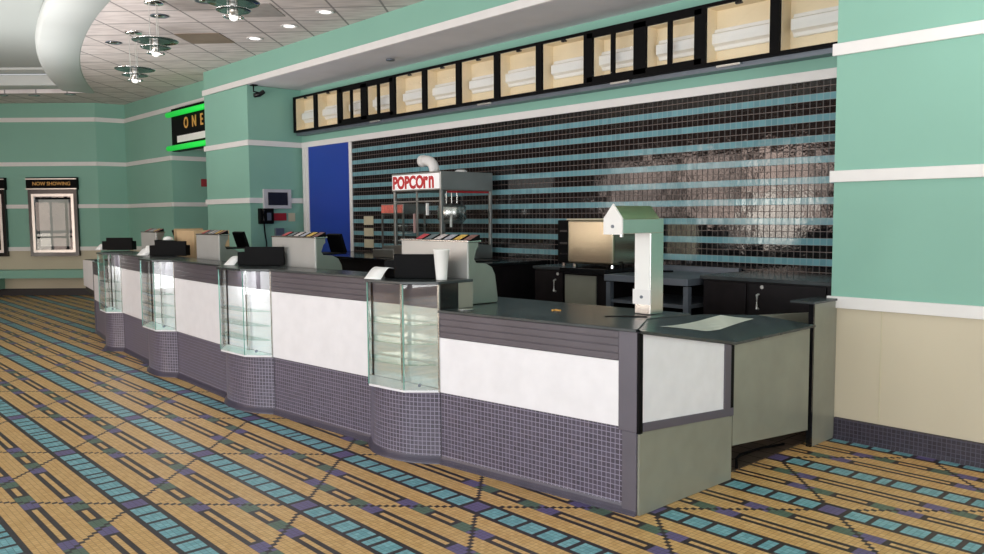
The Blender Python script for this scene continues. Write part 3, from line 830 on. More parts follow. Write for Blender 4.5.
# curled receipts
def receipt(cx, cy, w, l, rz, label, lumps=1):
    bm = bmesh.new(); n = 12
    for q in range(lumps):
        ox, oz, rq = (0, 0, 0) if q == 0 else (.07, .03, .5)
        grid = []
        for i in range(n + 1):
            t = i / n; s = t * l; z = .003 + .075 * math.sin(min(1, t * 1.15) * PI * .62) ** 1.2 + oz
            y = s * .9
            row = []
            for k in (0, 1):
                v = Vector(((k - .5) * w + ox, y - l * .3, z + (.01 * math.sin(t * 5)) * k)); v.rotate(Matrix.Rotation(rq, 3, 'Z')); row.append(bm.verts.new(v))
            grid.append(row)
        for a_, b_ in zip(grid[:-1], grid[1:]): bm.faces.new((a_[0], a_[1], b_[1], b_[0]))
    for v in list(bm.verts): v.co.rotate(Matrix.Rotation(rz, 3, 'Z'))
    o = new_obj('receipt_paper', bm, M['paper'], smooth=True); o.location = (cx, cy, HIGH)
    s_ = o.modifiers.new('thick', 'SOLIDIFY'); s_.thickness = .0015
    tag(o, label, 'paper', 'curled receipt papers'); return o
receipt(-4.64, 3.18, .14, .22, .35, 'curled white receipt at the left of the nearest black box')
receipt(-6.97, 3.22, .13, .22, .35, 'curled white receipt beside the black box by the blue door')
receipt(-9.62, 3.38, .16, .22, .5, 'crumpled white receipts beside the black box before the cardboard box', 2)
receipt(-11.80, 3.55, .10, .2, .6, 'small curled receipt at the far end of the countertop')
# foam cup
bm = bmesh.new()
lathe(bm, [(0, .002), (.036, .002), (.0365, .01), (.052, .195), (.056, .199), (.056, .206), (.051, .206), (.035, .012), (0, .012)], -4.215, 3.40, 32, HIGH)
o = new_obj('foam_cup', bm, M['cup'], smooth=True); tag(o, 'tall white foam cup standing beside the nearest black box', 'cup')

# cardboard box beyond the third dispenser
bm = bmesh.new(); prism(bm, [(-9.70, 3.77), (-9.26, 3.80), (-9.20, 4.20), (-9.64, 4.22)], LOW, 1.50)
body = ('carton', bm, M['card'], {'bevel': .003})
bm = bmesh.new(); slab(bm, (-9.75, 3.76), (-9.72, 4.1), .006, 1.30, 1.52, 1)
root('brown cardboard carton standing behind the third drink dispenser', 'cardboard box', 'cardboard_box', (-9.65, 3.95, LOW), [body, ('side_flap', bm, M['card'])])
bm = bmesh.new(); box(bm, -10.02, -9.52, 3.62, 3.70, 1.365, 1.385); box(bm, -9.8, -9.7, 3.65, 3.69, LOW, 1.365)
o = new_obj('tray_stand', bm, M['black'], bevel=.003); tag(o, 'black tray on a stand behind the far black boxes', 'tray stand')
bm = bmesh.new(); lathe(bm, [(0, 0), (.06, .004), (.05, .03), (.02, .045), (0, .045)], 0, 0, 12)
o = new_obj('paper_wad', bm, M['paper'], smooth=True); o.location = (-9.68, 3.66, 1.386); tag(o, 'white paper wad lying on the black tray', 'paper')

# ------------------------------------------------------------------ back bar
PZ = 1.135
bm = bmesh.new(); box(bm, -10.40, -6.45, 5.75, BY - .005, .08, PZ - .03)
root('black back counter carrying the popcorn machine', 'back counter', 'back_counter', (-8.4, 6.2, 0),
     [('body', bm, M['cabinet']), ('worktop', B(-10.42, -6.43, 5.66, BY - .003, PZ - .03, PZ), M['black_gloss'], {'bevel': .003}), ('plinth', B(-10.38, -6.47, 5.80, BY - .02, .006, .08), M['kick'])], 'back counters')
def cabinet(x0, x1, y0, z, doors, label, name='bar_cabinet', mat=None):
    parts = [('carcass', B(x0, x1, y0 + .02, BY - .005, .08, z - .03), mat or M['cabinet'], {'bevel': .003}),
             ('worktop', B(x0 - .01, x1 + .01, y0 - .02, BY - .003, z - .03, z), M['worktop'], {'bevel': .003}),
             ('plinth', B(x0 + .02, x1 - .02, y0 + .06, BY - .02, .006, .08), M['kick'])]
    for a, b, hx in doors:
        subs = []
        if hx is not None:
            hb = bmesh.new(); tube(hb, [(hx, y0 - .002, z - .25), (hx, y0 - .028, z - .245), (hx, y0 - .028, z - .135), (hx, y0 - .002, z - .13)], .010, 8)
            lb = bmesh.new(); tube(lb, [(hx + .03, y0 + .001, z - .07), (hx + .03, y0 - .008, z - .07)], .015, 12)
            subs = [('handle', hb, M['steel_pale']), ('lock', lb, M['steel_pale'])]
        parts.append(('door', B(a + .006, b - .006, y0, y0 + .02, .10, z - .045), mat or M['cabinet'], {'bevel': .002}, subs))
    return root(label, 'cabinet', name, ((x0 + x1) / 2, 6.4, 0), parts, 'black bar cabinets')
cabinet(-5.90, -5.50, 6.00, 1.13, [(-5.90, -5.50, -5.60)], 'black cabinet with chrome handle left of the pale steel panel')
cabinet(-3.89, -2.70, 6.00, 1.13, [(-3.88, -3.47, None), (-3.45, -2.80, -3.36)], 'wide black cabinet with chrome handle under the right end of the tiled wall')
# steel drawer unit between
ed = root('pale steel panelled unit between the black cabinets under the beige machine', 'cabinet', 'steel_unit', (-5.0, 6.3, 0),
     [('body', B(-5.48, -4.92, 6.00, BY - .005, .08, 1.08), M['cabinet'], {'bevel': .003}),
      ('front_panel', B(-5.46, -5.06, 5.985, 6.00, .10, 1.06), M['olive']),
      ('worktop', B(-5.485, -4.90, 5.93, BY - .003, 1.08, 1.135), M['black_gloss'], {'bevel': .003}),
      ('plinth', B(-5.46, -4.94, 6.05, BY - .02, .006, .08), M['kick'])])
# open steel table
bm = bmesh.new(); box(bm, -4.84, -3.93, 5.84, BY - .005, 1.04, 1.10)
tp = ('table_top', bm, M['steel_dark'], {'bevel': .004})
legs = [('leg', B(x, x + .05, y, y + .05, .006, 1.03), M['steel_dark']) for x in (-4.83, -3.985) for y in (5.86, 6.66)]
bm = bmesh.new(); box(bm, -4.80, -3.95, 6.69, 6.74, 1.10, 1.15)
root('blue grey steel table with open front between the black cabinets', 'steel table', 'steel_table', (-4.38, 6.3, 0),
     [tp, ('splash_back', bm, M['steel_dark']), ('lower_shelf', B(-4.80, -3.96, 5.88, 6.70, .84, .87), M['steel_dark']), ('inner_back', B(-4.78, -3.99, 6.62, 6.66, .1, 1.03), M['black'])] + legs)
# beige machine on the worktop
bx0, bx1, by0, by1 = -5.47, -4.885, 6.03, 6.62
parts = [('casing', B(bx0, bx1, by0, by1, 1.17, 1.60), M['steel_yellow_refl'] if 'steel_yellow_refl' in M else M['steel'], {'bevel': .02}),
         ('lid', B(bx0 - .005, bx1 + .005, by0 - .006, by1, 1.60, 1.615), M['beige'], {'bevel': .003}),
         ('hinge_side', B(bx0 - .17, bx0 - .006, by0 + .04, by1, 1.17, 1.60), M['black'], {'bevel': .01})]
for z in (1.25, 1.36, 1.48): parts.append(('latch', B(bx0 - .12, bx0 - .02, by0 + .02, by0 + .04, z, z + .02), M['black_gloss']))
for x in (bx0 - .12, bx0 + .03, bx1 - .07):
    b = bmesh.new(); lathe(b, [(0, 0), (.022, 0), (.018, .034), (0, .034)], x, by0 + .08, 12, 1.137); parts.append(('foot', b, M['chrome']))
M['steel_yellow_refl'] = plain('brushed_yellow_reflection', (.55, .50, .36), .22, 1.0, var=.15, nscale=1.5)  # steel tinted yellow to stand for what the casing reflects
parts[0] = ('casing', B(bx0, bx1, by0, by1, 1.17, 1.60), M['steel_yellow_refl'], {'bevel': .02})
root('boxy machine in steel tinted as if reflecting yellow standing on the back bar', 'machine', 'food_warmer', (-5.3, 6.3, 1.137), parts)
bm = bmesh.new(); tube(bm, [(-4.875, 6.15, 1.20), (-4.80, 6.08, 1.12), (-4.72, 6.2, 1.112), (-4.5, 6.45, 1.112)], .009, 8)
o = new_obj('power_cord', bm, M['black'], smooth=True); tag(o, 'black power cord running from the steel machine on the back bar', 'cord')

# ------------------------------------------------------------------ popcorn machine
x0, x1, y0, y1 = -8.15, -7.22, 5.83, 6.62
zb, zs0, zs1 = PZ + .004, 1.945, 2.16
parts = [('base_cabinet', B(x0, x1, y0, y1, zb, zb + .16), M['steel_soft'], {'bevel': .006})]
for x in (x0, x1 - .035):
    for y in (y0, y1 - .035): parts.append(('corner_post', B(x, x + .035, y, y + .035, zb + .16, zs0), M['steel_soft'], {'bevel': .003}))
parts.append(('front_mullion', B((x0 + x1)/2 - .012, (x0 + x1)/2 + .012, y0 + .004, y0 + .02, zb + .16, zs0), M['steel_soft']))
parts.append(('upper_rail', B(x0 + .03, x1 - .03, y0 + .004, y0 + .02, zs0 - .13, zs0 - .115), M['steel_soft']))
tx = text_bm('POPCO', .200, .006, (x0 + .022, y0 - .016, 1.982), sx=.90, offset=.009)
t2 = text_bm('rn', .262, .006, (x0 + .022 + .60, y0 - .016, 1.982), sx=.80, offset=.010, spacing=1.18)
me_ = bpy.data.meshes.new('tmp'); t2.to_mesh(me_); t2.free(); tx.from_mesh(me_); bpy.data.meshes.remove(me_)
parts.append(('header', B(x0 - .01, x1 + .01, y0 - .01, y1, zs0, zs1), M['steel_soft'], {'bevel': .006}, [
    ('sign_panel', B(x0 + .012, x1 - .01, y0 - .016, y0 - .010, 1.965, 2.14), M['white_sign'], {'label': 'white sign with red POPCORN lettering'}),
    ('sign_lettering', tx, M['sign_red'], {}),
    ('red_stripe', B(x1 + .010, x1 + .014, y0 + .08, y1 - .07, 1.915, 1.94), M['red'])]))
gb = bmesh.new(); box(gb, x0 + .035, (x0 + x1)/2 - .012, y0 + .01, y0 + .015, zb + .16, zs0); parts.append(('front_door', gb, M['pane'], {}, [('door_handle', B((x0+x1)/2 - .045, (x0+x1)/2 - .03, y0 - .015, y0 + .01, 1.45, 1.68), M['pale_pink'])]))
gb = bmesh.new(); box(gb, (x0 + x1)/2 + .012, x1 - .035, y0 + .01, y0 + .015, zb + .16, zs0); parts.append(('front_door', gb, M['pane'], {}, [('door_handle', B((x0+x1)/2 + .20, (x0+x1)/2 + .225, y0 - .015, y0 + .01, 1.66, 1.80), M['cup'])]))
gb = bmesh.new(); box(gb, x1 - .012, x1 - .007, y0 + .035, y1 - .035, zb + .16, zs0); parts.append(('side_pane', gb, M['pane']))
gb = bmesh.new(); box(gb, x0 + .007, x0 + .012, y0 + .035, y1 - .035, zb + .16, zs0); parts.append(('side_pane', gb, M['pane']))
kb = bmesh.new(); lathe(kb, [(0, 0), (.13, 0), (.17, .05), (.175, .19), (.16, .215), (.05, .235), (0, .235)], -7.50, 6.22, 28, 1.56)
hb = bmesh.new(); tube(hb, [(-7.36, 6.10, 1.66), (-7.30, 6.04, 1.62), (-7.29, 6.03, 1.52)], .014, 8)
parts.append(('kettle', kb, M['steel'], {'smooth': True}, [('kettle_handle', hb, M['cup'])]))
hb = bmesh.new()
for x in (-7.60, -7.50, -7.40): tube(hb, [(x, 6.22, 1.80), (x, 6.22, zs0)], .009, 8)
parts.append(('kettle_hanger', hb, M['steel']))
root('popcorn machine with red and white lettered sign and glass sides', 'popcorn machine', 'popcorn_machine', (-7.7, 6.2, PZ), parts)
bm = bmesh.new()
pth = [(-7.70, 6.12, zs1 + .003), (-7.70, 6.12, zs1 + .03)]
for k in range(1, 9):
    a = k / 8 * PI * .5; pth.append((-7.70 - .15 * (1 - math.cos(a)), 6.12, zs1 + .03 + .13 * math.sin(a)))
pth.append((-7.90, 6.12, zs1 + .16))
tube(bm, pth, .062, 16)
e = Vector(pth[-1]); d = (e - Vector(pth[-2])).normalized()
tube(bm, [e - d * .005, e + d * .05], .072, 16)
o = new_obj('vent_pipe', bm, M['trim'], smooth=True); tag(o, 'white elbow vent pipe on top of the popcorn machine', 'pipe')
bm = bmesh.new(); lathe(bm, [(0, 0), (.075, 0), (.075, .03), (.05, .045), (0, .045)], -7.56, 6.42, 20, zs1 + .002)
o = new_obj('round_chimney', bm, M['trim'], smooth=True); tag(o, 'low white round cap on top of the popcorn machine', 'cap')
# small warmer with faded red sign
x0, x1, y0, y1 = -9.13, -8.63, 6.33, 6.70
zb = PZ + .002
parts = [('base', B(x0, x1, y0, y1, zb, zb + .12), M['steel_soft'], {'bevel': .004}),
         ('top_box', B(x0, x1, y0, y1, 1.68, 1.815), M['steel_soft'], {'bevel': .004}, [('sign_panel', B(x0 + .01, x1 - .01, y0 - .006, y0, 1.695, 1.80), M['pink_sign'])])]
for x in (x0, x1 - .02):
    for y in (y0, y1 - .02): parts.append(('corner_post', B(x, x + .02, y, y + .02, zb + .12, 1.68), M['steel_soft']))
gb = B(x0 + .02, x1 - .02, y0 + .004, y0 + .008, zb + .12, 1.68); parts.append(('front_pane', gb, M['pane']))
rb = bmesh.new(); tube(rb, [((x0+x1)/2, (y0+y1)/2, zb + .12), ((x0+x1)/2, (y0+y1)/2, 1.68)], .01, 8)
parts.append(('rack_pole', rb, M['steel']))
for z in (1.32, 1.42, 1.52):
    rb = bmesh.new(); lathe(rb, [(0, 0), (.15, 0), (.15, .008), (0, .008)], (x0+x1)/2, (y0+y1)/2, 20, z); parts.append(('rack_shelf', rb, M['steel_soft']))
root('small glass food warmer with faded red sign left of the popcorn machine', 'food warmer', 'snack_warmer', (-9.05, 6.5, PZ), parts)
o = new_obj('metal_box', B(-8.66, -8.20, 5.86, 6.12, PZ + .002, PZ + .10), M['steel_soft'], bevel=.006); tag(o, 'low dull metal box just left of the popcorn machine base', 'box')

# socket plates on the tiled wall
pos = [((1.526, 1.655)), ((1.36, 1.48)), ((1.19, 1.315))]
for (z0, z1), l in zip(pos, ('highest of the three beige blank plates on the tiled wall', 'middle of the three beige blank plates on the tiled wall', 'lowest of the three beige blank plates on the tiled wall')):
    o = new_obj('wall_plate', B(-10.17, -9.93, BY - .015, BY - .001, z0, z1), M['beige'], bevel=.003); tag(o, l, 'wall plate', 'beige wall plates')

# ------------------------------------------------------------------ things on the column side
cx = -11.96
root('black wall screen in a light grey frame on the green column', 'screen', 'wall_screen', (cx, 6.27, 1.94),
     [('frame', B(cx + .001, cx + .05, 6.03, 6.51, 1.785, 2.095), M['light_plastic'], {'bevel': .004}), ('screen', B(cx + .05, cx + .056, 6.10, 6.44, 1.84, 2.045), M['black_gloss'])])
cb = bmesh.new(); tube(cb, [(cx + .05, 6.02, 1.56), (cx + .05, 6.03, 1.40), (cx + .06, 6.05, 1.24), (cx + .05, 6.05, 1.15)], .012, 8)
hb = bmesh.new(); tube(hb, [(cx + .09, 5.99, 1.77), (cx + .11, 5.99, 1.75), (cx + .11, 5.99, 1.60), (cx + .09, 5.99, 1.575)], .018, 8)
root('black wall telephone with hanging cord on the green column', 'telephone', 'wall_telephone', (cx, 6.06, 1.67),
     [('base', B(cx + .001, cx + .08, 5.94, 6.18, 1.545, 1.79), M['black'], {'bevel': .008}), ('handset', hb, M['black_gloss']), ('cord', cb, M['black']), ('keypad', B(cx + .08, cx + .084, 6.06, 6.13, 1.60, 1.72), M['steel_dark'])])
o = new_obj('red_notice', B(cx + .001, cx + .02, 6.19, 6.43, 1.595, 1.715), M['red'], bevel=.003); tag(o, 'red notice plate beside the black wall telephone', 'notice')
o = new_obj('light_switch', B(cx + .001, cx + .012, 6.47, 6.59, 1.58, 1.715), M['beige'], bevel=.003); tag(o, 'beige switch plate at the right of the red notice', 'switch')
o = new_obj('junction_box', B(cx + .001, cx + .05, 6.215, 6.37, 1.345, 1.475), M['steel_dark'], bevel=.006); tag(o, 'small dark box on the column below the red notice', 'box')
gb = bmesh.new(); tube(gb, [(cx + .12, 6.04, 3.60), (cx + .12, 5.97, 3.55), (cx + .12, 5.88, 3.53)], .035, 12)
sb = bmesh.new(); tube(sb, [(cx + .06, 5.90, 3.70), (cx + .06, 5.90, 3.60), (cx + .12, 5.98, 3.575)], .012, 8)
root('black security camera hung where the column meets the soffit', 'camera', 'security_camera', (cx + .08, 5.92, 3.70),
     [('camera_body', gb, M['black_gloss'], {'smooth': True}), ('bracket', sb, M['black']), ('mount', B(cx + .02, cx + .11, 5.86, 5.95, 3.685, 3.699), M['black'])])
o = new_obj('fire_alarm', B(PX + .001, PX + .05, 6.72, 6.86, 2.27, 2.42), M['red'], bevel=.006); tag(o, 'red fire alarm on the green wall inside the passage', 'fire alarm')
bm = bmesh.new(); lathe(bm, [(0, 0), (.06, 0), (.055, -.02), (0, -.025)], -8.75, 6.25, 20, 3.679)
o = new_obj('soffit_vent', bm, M['steel_dark'], smooth=True); tag(o, 'small dark round fitting in the grey soffit above the light boxes', 'fitting')

# ------------------------------------------------------------------ menu light boxes
MZ0, MZ1 = 3.03, 3.53; MF = 6.55
def fluoro(x0, x1, rz=0):
    bm = bmesh.new(); box(bm, x0, x1, BY - .06, BY - .03, 3.25, 3.31)
    v = [(BY - .03, 3.155), (BY - .05, 3.16), (BY - .06, 3.19), (BY - .10, 3.21), (BY - .10, 3.30), (BY - .06, 3.32), (BY - .05, 3.35), (BY - .03, 3.355)]
    extrude_profile(bm, v, x0, x1)
    return bm
def lightbox(x0, x1, pair, label, idx):
    fr = .045 if not pair else .075
    bm = bmesh.new()
    box(bm, x0, x1, MF, BY - .004, MZ0 - .03, MZ0 + (.0 if not pair else .05)); box(bm, x0, x1, MF, BY - .004, MZ1 - (.0 if not pair else .05), MZ1 + .03)
    box(bm, x0, x0 + fr, MF, BY - .004, MZ0, MZ1); box(bm, x1 - fr, x1, MF, BY - .004, MZ0, MZ1)
    parts = [('frame', bm, M['black'])]
    z0, z1 = (MZ0, MZ1) if not pair else (MZ0 + .05, MZ1 - .05)
    ib = bmesh.new(); box(ib, x0 + fr, x1 - fr, BY - .02, BY - .006, z0, z1)
    box(ib, x0 + fr, x0 + fr + .006, MF + .03, BY - .02, z0, z1); box(ib, x1 - fr - .006, x1 - fr, MF + .03, BY - .02, z0, z1)
    box(ib, x0 + fr, x1 - fr, MF + .03, BY - .02, z0, z0 + .006); box(ib, x0 + fr, x1 - fr, MF + .03, BY - .02, z1 - .006, z1)
    parts.append(('interior', ib, M['bin_cream'], {'label': 'cream lined interior'}))
    parts.append(('tube_fixture', fluoro(x0 + fr + .05 * (idx % 2 == 0), x1 - fr), M['tube_white']))
    parts.append(('glass_pane', B(x0 + fr, x1 - fr, MF + .012, MF + .018, z0, z1), M['pane']))
    if pair: parts.append(('centre_bar', B((x0+x1)/2 - .022, (x0+x1)/2 + .022, MF, MF + .03, z0, z1), M['black']))
    else:
        cb = bmesh.new(); box(cb, (x0+x1)/2 - .03, (x0+x1)/2 + .03, MF + .02, MF + .05, z1 - .02, z1); parts.append(('clip', cb, M['black']))
    return root(label, 'light box', 'menu_light_box', ((x0 + x1) / 2, MF, MZ0 - .03), parts, 'menu light boxes above the bar')
edges = [(-11.86, -11.18, 0), (-11.18, -10.50, 0), (-10.50, -9.84, 1), (-9.84, -9.13, 1), (-9.13, -8.44, 0), (-8.44, -7.755, 0), (-7.755, -7.06, 0), (-7.06, -6.37, 0), (-6.37, -5.67, 0), (-5.67, -4.99, 1), (-4.99, -4.29, 1), (-4.29, -3.565, 0), (-3.565, -2.86, 0)]
ml = ['leftmost empty menu light box in the row above the bar', 'second menu light box from the left, a wide one', 'divided menu light box, first of the left pair of divided ones', 'divided menu light box, second of the left pair of divided ones',
      'first wide menu light box right of the left pair of divided ones', 'menu light box above and left of the popcorn machine, second of the middle five', 'middle menu light box, third of the middle five', 'fourth of the middle five wide menu light boxes', 'wide menu light box just left of the right pair of divided ones',
      'divided menu light box, left one of the right pair', 'divided menu light box, right one of the right pair', 'wide menu light box, second from the right end', 'menu light box at the right end, against the green wall']
for i, ((a, b, p), l) in enumerate(zip(edges, ml)): lightbox(a, b, p, l, i)
bm = bmesh.new()
box(bm, -11.86, -2.80, MF + .05, BY - .004, MZ0 - .075, MZ0 - .032)
o = new_obj('light_box_shelf', bm, M['steel_dark']); tag(o, 'dark green ledge running under the row of menu light boxes', 'ledge')
for x, l in ((-4.02, 'pale latch under the light box second from the right'), (-5.25, 'pale latch under the right pair of divided light boxes'), (-9.6, 'pale latch under the left pair of divided light boxes'), (-7.3, 'pale latch under the middle light boxes')):
    o = new_obj('latch', B(x - .12, x + .12, MF + .015, MF + .045, MZ0 - .055, MZ0 - .035), M['silver'], bevel=.002); tag(o, l, 'latch', 'latches under the light boxes')

# ------------------------------------------------------------------ ONE sign over the passage
sx0, sx1 = -15.50, -13.62
letters = [('sign_letter', text_bm(ch, .285, .012, (x_, 5.985, 3.285), sx=.86, offset=.003), M['orange']) for ch, x_ in (('O', -14.87), ('N', -14.50), ('E', -14.14))]
nb = bmesh.new(); tube(nb, [(sx0 - .07, 5.96, 3.58), (sx1, 5.96, 3.58)], .05, 12)
nb2 = bmesh.new(); tube(nb2, [(sx0 - .07, 5.96, 2.955), (sx1, 5.96, 2.955)], .05, 12)
root('black sign with orange letters ONE and green neon tubes over the passage', 'sign', 'cinema_sign', (-14.75, 6.05, 2.9),
     [('sign_box', B(sx0, sx1, 6.0, PY - .003, 2.90, 3.69), M['black'], {'bevel': .005}), 
      ('upper_neon_tube', nb, M['neon'], {'smooth': True}), ('lower_neon_tube', nb2, M['neon'], {'smooth': True}),
      ('poster_strip', B(sx0 + .28, sx1 - .1, 5.99, 6.0, 3.05, 3.17), M['tube_white'])] + letters)

# ------------------------------------------------------------------ end wall: poster cases and bench
def ebox(bm, s0, s1, o0, o1, z0, z1): prism(bm, [epl(s0, o0), epl(s1, o0), epl(s1, o1), epl(s0, o1)], z0, z1)
def EB(*a): b = bmesh.new(); ebox(b, *a); return b
def poster(s0, s1, label):
    # s0 > s1 : s0 is the left edge as seen
    u = Vector((.675, .738, 0)); o = epl(s0 - .12, -.105)
    tx = text_bm('NOW SHOWING', .105, .006, (o[0], o[1], 2.36), ux=u, sx=1.0, offset=.001)
    fb = bmesh.new()
    for a in ((s0, s1, -.08, -.0, .85, .93), (s0, s1, -.08, 0, 2.17, 2.27), (s0, s0 - .07, -.08, 0, .93, 2.17), (s1 + .07, s1, -.08, 0, .93, 2.17)): ebox(fb, *a)
    sb = bmesh.new()
    for a in ((s0 - .07, s1 + .07, -.085, -.01, .93, .985), (s0 - .07, s1 + .07, -.085, -.01, 2.125, 2.18), (s0 - .07, s0 - .125, -.085, -.01, .985, 2.125), (s1 + .125, s1 + .07, -.085, -.01, .985, 2.125)): ebox(sb, *a)
    ib = EB(s0 - .125, s1 + .125, -.03, -.005, .985, 2.125)
    pb = EB(s0 - .20, s1 + .20, -.036, -.03, 1.06, 2.06)
    hd = bmesh.new(); ebox(hd, s0 + .02, s1 - .02, -.10, 0, 2.27, 2.53)
    st = bmesh.new(); ebox(st, s0 + .02, s1 - .02, -.115, -.10, 2.485, 2.505); ebox(st, s0 + .02, s1 - .02, -.115, -.10, 2.275, 2.295)
    p = epl((s0 + s1) / 2)
    return root(label, 'poster case', 'poster_case', (p[0], p[1], .85),
        [('outer_frame', fb, M['black_gloss']), ('silver_frame', sb, M['silver']), ('backing', ib, M['black']), ('poster', pb, M['poster_paper'], {'label': 'blank grey poster'}),
         ('header', hd, M['black'], {}, [('header_lettering', tx, M['orange']), ('chrome_strip', st, M['silver'])]),
         ('glass', EB(s0 - .125, s1 + .125, -.062, -.058, .985, 2.125), M['pane'])], 'poster cases')
poster(1.47, .43, 'empty NOW SHOWING poster case on the far green wall')
poster(3.05, 1.97, 'poster case cut off by the left edge of the photo')
bm = EB(6, 0.15, -.42, 0, .40, .565)
root('long teal bench shelf along the far wall below the poster cases', 'bench', 'wall_bench', (*epl(1.5), 0),
     [('seat', bm, M['teal']), ('leg', EB(2.35, 2.1, -.38, 0, 0.151, .40), M['teal'])])

# ------------------------------------------------------------------ pendants
def pendant(x, y, z, canopy_z, label):
    r = thing('pendant_lamp', label, 'pendant lamp', (x, y, z), 'pendant lamps with stacked green discs')
    def dsc(rad, h, t=.012): 
        b = bmesh.new(); lathe(b, [(.03, h), (rad * .6, h + .004), (rad, h - .004), (rad + .004, h - .006), (rad, h - .012), (rad * .6, h - .008), (.03, h - .01)], 0, 0, 36); return b
    for nm, rad, h, mt in (('upper_disc', .245, 0, 'disc_green'), ('middle_disc', .16, -.075, 'disc_green')):
        o = new_obj(nm, dsc(rad, h), M[mt], r, smooth=True)
        b = bmesh.new(); lathe(b, [(rad, h + .001), (rad + .008, h - .005), (rad, h - .011), (rad - .004, h - .005), (rad, h + .001)], 0, 0, 36); new_obj('rim', b, M['chrome'], o, smooth=True)
    b = bmesh.new(); lathe(b, [(.075, -.135), (.10, -.14), (.10, -.15), (.075, -.148), (.075, -.135)], 0, 0, 30); new_obj('lower_ring', b, M['chrome'], r, smooth=True)
    b = bmesh.new(); lathe(b, [(0, .03), (.04, .03), (.042, -.03), (.042, -.13), (0, -.13)], 0, 0, 20); new_obj('lamp_holder', b, M['silver'], r, smooth=True)
    b = bmesh.new(); lathe(b, [(0, -.13), (.042, -.13), (.045, -.145), (.035, -.17), (.015, -.182), (0, -.183)], 0, 0, 20); new_obj('bulb', b, M['bulb'], r, smooth=True)
    for a in (0, 2.1, 4.2):
        b = bmesh.new(); tube(b, [(.055*math.cos(a), .055*math.sin(a), -.14), (.055*math.cos(a), .055*math.sin(a), canopy_z - z - .02)], .005, 6); new_obj('rod', b, M['silver'], r)
    b = bmesh.new(); lathe(b, [(0, 0), (.11, 0), (.10, -.03), (0, -.035)], 0, 0, 28, canopy_z - z - .001); new_obj('canopy', b, M['chrome'], r, smooth=True)
pendant(-11.20, 3.88, 3.615, CZ, 'farthest pendant lamp, its ceiling canopy in view')
pendant(-9.50, 3.53, 3.665, CZ, 'middle pendant lamp, left of the brown ceiling panel')
pendant(-7.55, 3.56, 3.72, CZ, 'nearest pendant lamp, at the top edge of the picture')

# downlights
def downlight(x, y, lit, label):
    r = thing('downlight', label, 'downlight', (x, y, CZ), 'ceiling downlights')
    b = bmesh.new(); lathe(b, [(.075, -.002), (.10, -.002), (.11, -.010), (.10, -.014), (.072, -.010), (.075, -.002)], 0, 0, 28); new_obj('trim_ring', b, M['trim'] if lit else M['steel_dark'], r, smooth=True)
    b = bmesh.new(); lathe(b, [(0, -.004), (.072, -.004), (.060, -.014), (0, -.018)], 0, 0, 24); new_obj('lens', b, M['down_lit'] if lit else M['chrome'], r, smooth=True)
downlight(-10.53, 5.26, 1, 'lit downlight nearest the left column, first of the row by the soffit')
downlight(-9.57, 5.26, 1, 'lit downlight second in the row by the soffit')
downlight(-8.64, 5.23, 1, 'lit downlight third in the row by the soffit')
downlight(-10.12, 3.82, 0, 'dark chrome ceiling spot just above the middle pendant lamp')
downlight(-12.05, 3.90, 0, 'dark chrome ceiling spot left of the farthest pendant lamp')
downlight(-9.10, 3.95, 0, 'dark ceiling spot left of the nearest pendant lamp')
downlight(-17.55, 4.82, 0, 'dark ceiling spot over the far wall, the right one of three')
downlight(-18.15, 4.33, 0, 'dark ceiling spot over the far wall, middle of three')
downlight(-18.55, 3.85, 0, 'dark ceiling spot over the far wall, nearest the left edge')
def ceil_panel(cx_, cy_, w, l, mat, label):
    b = bmesh.new(); u = Vector((.70711, .70711)); v = Vector((-.70711, .70711)); c = Vector((cx_, cy_))
    prism(b, [c - u*w/2 - v*l/2, c + u*w/2 - v*l/2, c + u*w/2 + v*l/2, c - u*w/2 + v*l/2], CZ - .008, CZ - .0005)
    o = new_obj('ceiling_vent', b, mat); tag(o, label, 'ceiling panel', 'ceiling panels'); return o
ceil_panel(-10.98, 4.76, .61, .61, M['vent'], 'brown ceiling panel beside the middle pendant lamp')
ceil_panel(-9.15, 4.55, .61, .61, M['stain'], 'grey ceiling vent panel right of the nearest pendant lamp')

# ------------------------------------------------------------------ light
def area(name, loc, rot, sx, sy, power, col=(1, 1, 1), spread=PI):
    l = bpy.data.lights.new(name, 'AREA'); l.shape = 'RECTANGLE'; l.size = sx; l.size_y = sy; l.energy = power; l.color = col; l.spread = spread
    o = bpy.data.objects.new(name, l); COL.objects.link(o); o.location = loc; o.rotation_euler = rot; return o
for i, (a_, b_) in enumerate(wins):
    if i < 3:   # these look out on a brown facade, dimmer, with a few bright spots
        n = 3
        for q in range(n):
            for r_ in range(3):
                w_ = (b_ - a_) / n; h_ = (WZ1 - WZ0) / 3; br = random.choice((1.0, .7, 1.3, 1.9))
                area('window_daylight', (a_ + (q + .5) * w_, -6.25, WZ0 + (r_ + .5) * h_), (PI / 2, 0, 0), w_ * .9, h_ * .9, (8, 12, 12)[i] * br * w_ * h_, (1, .74, .62) if br < 1.5 else (1, .88, .76))
    else: area('window_daylight', ((a_ + b_) / 2, -6.25, (WZ0 + WZ1) / 2), (PI / 2, 0, 0), b_ - a_, WZ1 - WZ0, 138, (.97, .985, 1))
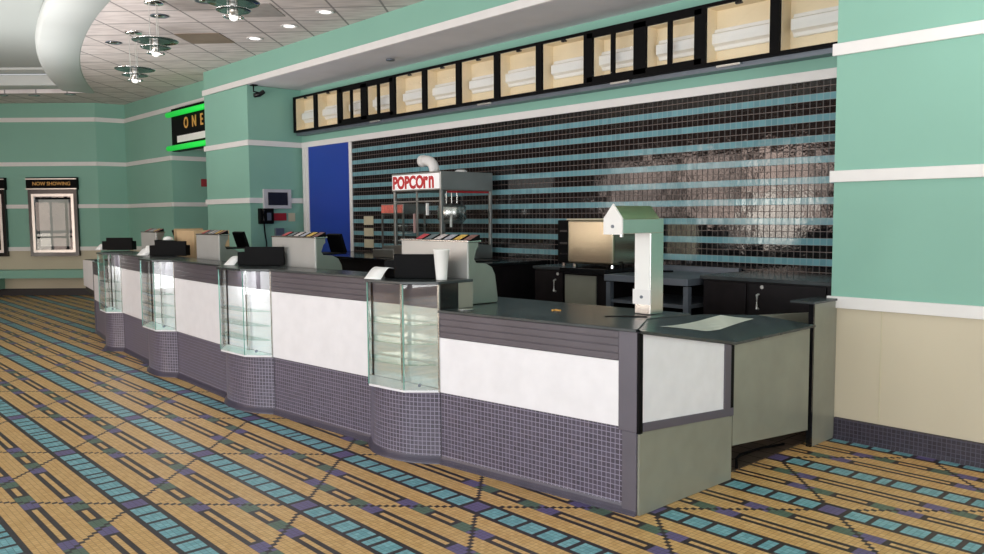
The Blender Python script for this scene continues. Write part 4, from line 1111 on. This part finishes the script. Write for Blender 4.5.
# fill lights added to whiten the inside of the three farther display cases
for k4 in K[1:]:
    m_ = sum((Vector(p) for p in k4), Vector((0, 0))) / 4
    area('added_case_fill', (m_.x, m_.y + .02, HIGH - .03), (0, 0, 0), .40, .06, 2.6, (.97, .99, 1))
# unseen window on the right of the lobby, assumed from the bright end panel
area('side_window_daylight', (8.6, -1.5, 1.7), (PI / 2, 0, PI / 2), 6.0, 3.0, 330, (.97, .985, 1))
# unseen area lights added to brighten the ceiling, without fixtures
for x_, y_, p_ in ((-13.0, 2.2, 75), (-10.0, 1.75, 75), (-6.6, 1.15, 45), (-3.6, -.2, 90), (.9, 3.2, 190)):
    area('added_ceiling_fill', (x_, y_, 1.7), (PI, 0, 0), 1.6, .6, p_, (1, .97, .96))
w = bpy.data.worlds.new('World'); sc.world = w; w.use_nodes = True
bg = w.node_tree.nodes['Background']; bg.inputs[0].default_value = (.95, .97, 1, 1); bg.inputs[1].default_value = .6

# ------------------------------------------------------------------ camera
cam = bpy.data.cameras.new('Camera'); co = bpy.data.objects.new('Camera', cam); COL.objects.link(co)
f_, pitch, roll, yaw = 810.286, -.07556, -.0070, -.82968
fw = Vector((math.sin(yaw) * math.cos(pitch), math.cos(yaw) * math.cos(pitch), math.sin(pitch)))
rt = Vector((math.cos(yaw), -math.sin(yaw), 0)); up_ = rt.cross(fw)
r2 = rt * math.cos(roll) + up_ * math.sin(roll); u2 = -rt * math.sin(roll) + up_ * math.cos(roll)
mt = Matrix((r2, u2, -fw)).transposed().to_4x4(); mt.translation = (0, 0, 1.65)
co.matrix_world = mt
cam.sensor_width = 36; cam.lens = f_ / 984 * 36; cam.clip_start = .05; cam.clip_end = 200
sc.camera = co
sc.view_settings.view_transform = 'Standard'; sc.view_settings.look = 'None'
sc.view_settings.exposure = 0.1; sc.view_settings.gamma = 1.0
sc.view_settings.use_curve_mapping = False
sc.cycles.use_denoising = True
sc.cycles.max_bounces = 10; sc.cycles.transparent_max_bounces = 24; sc.cycles.diffuse_bounces = 5
sc.cycles.sample_clamp_indirect = 8
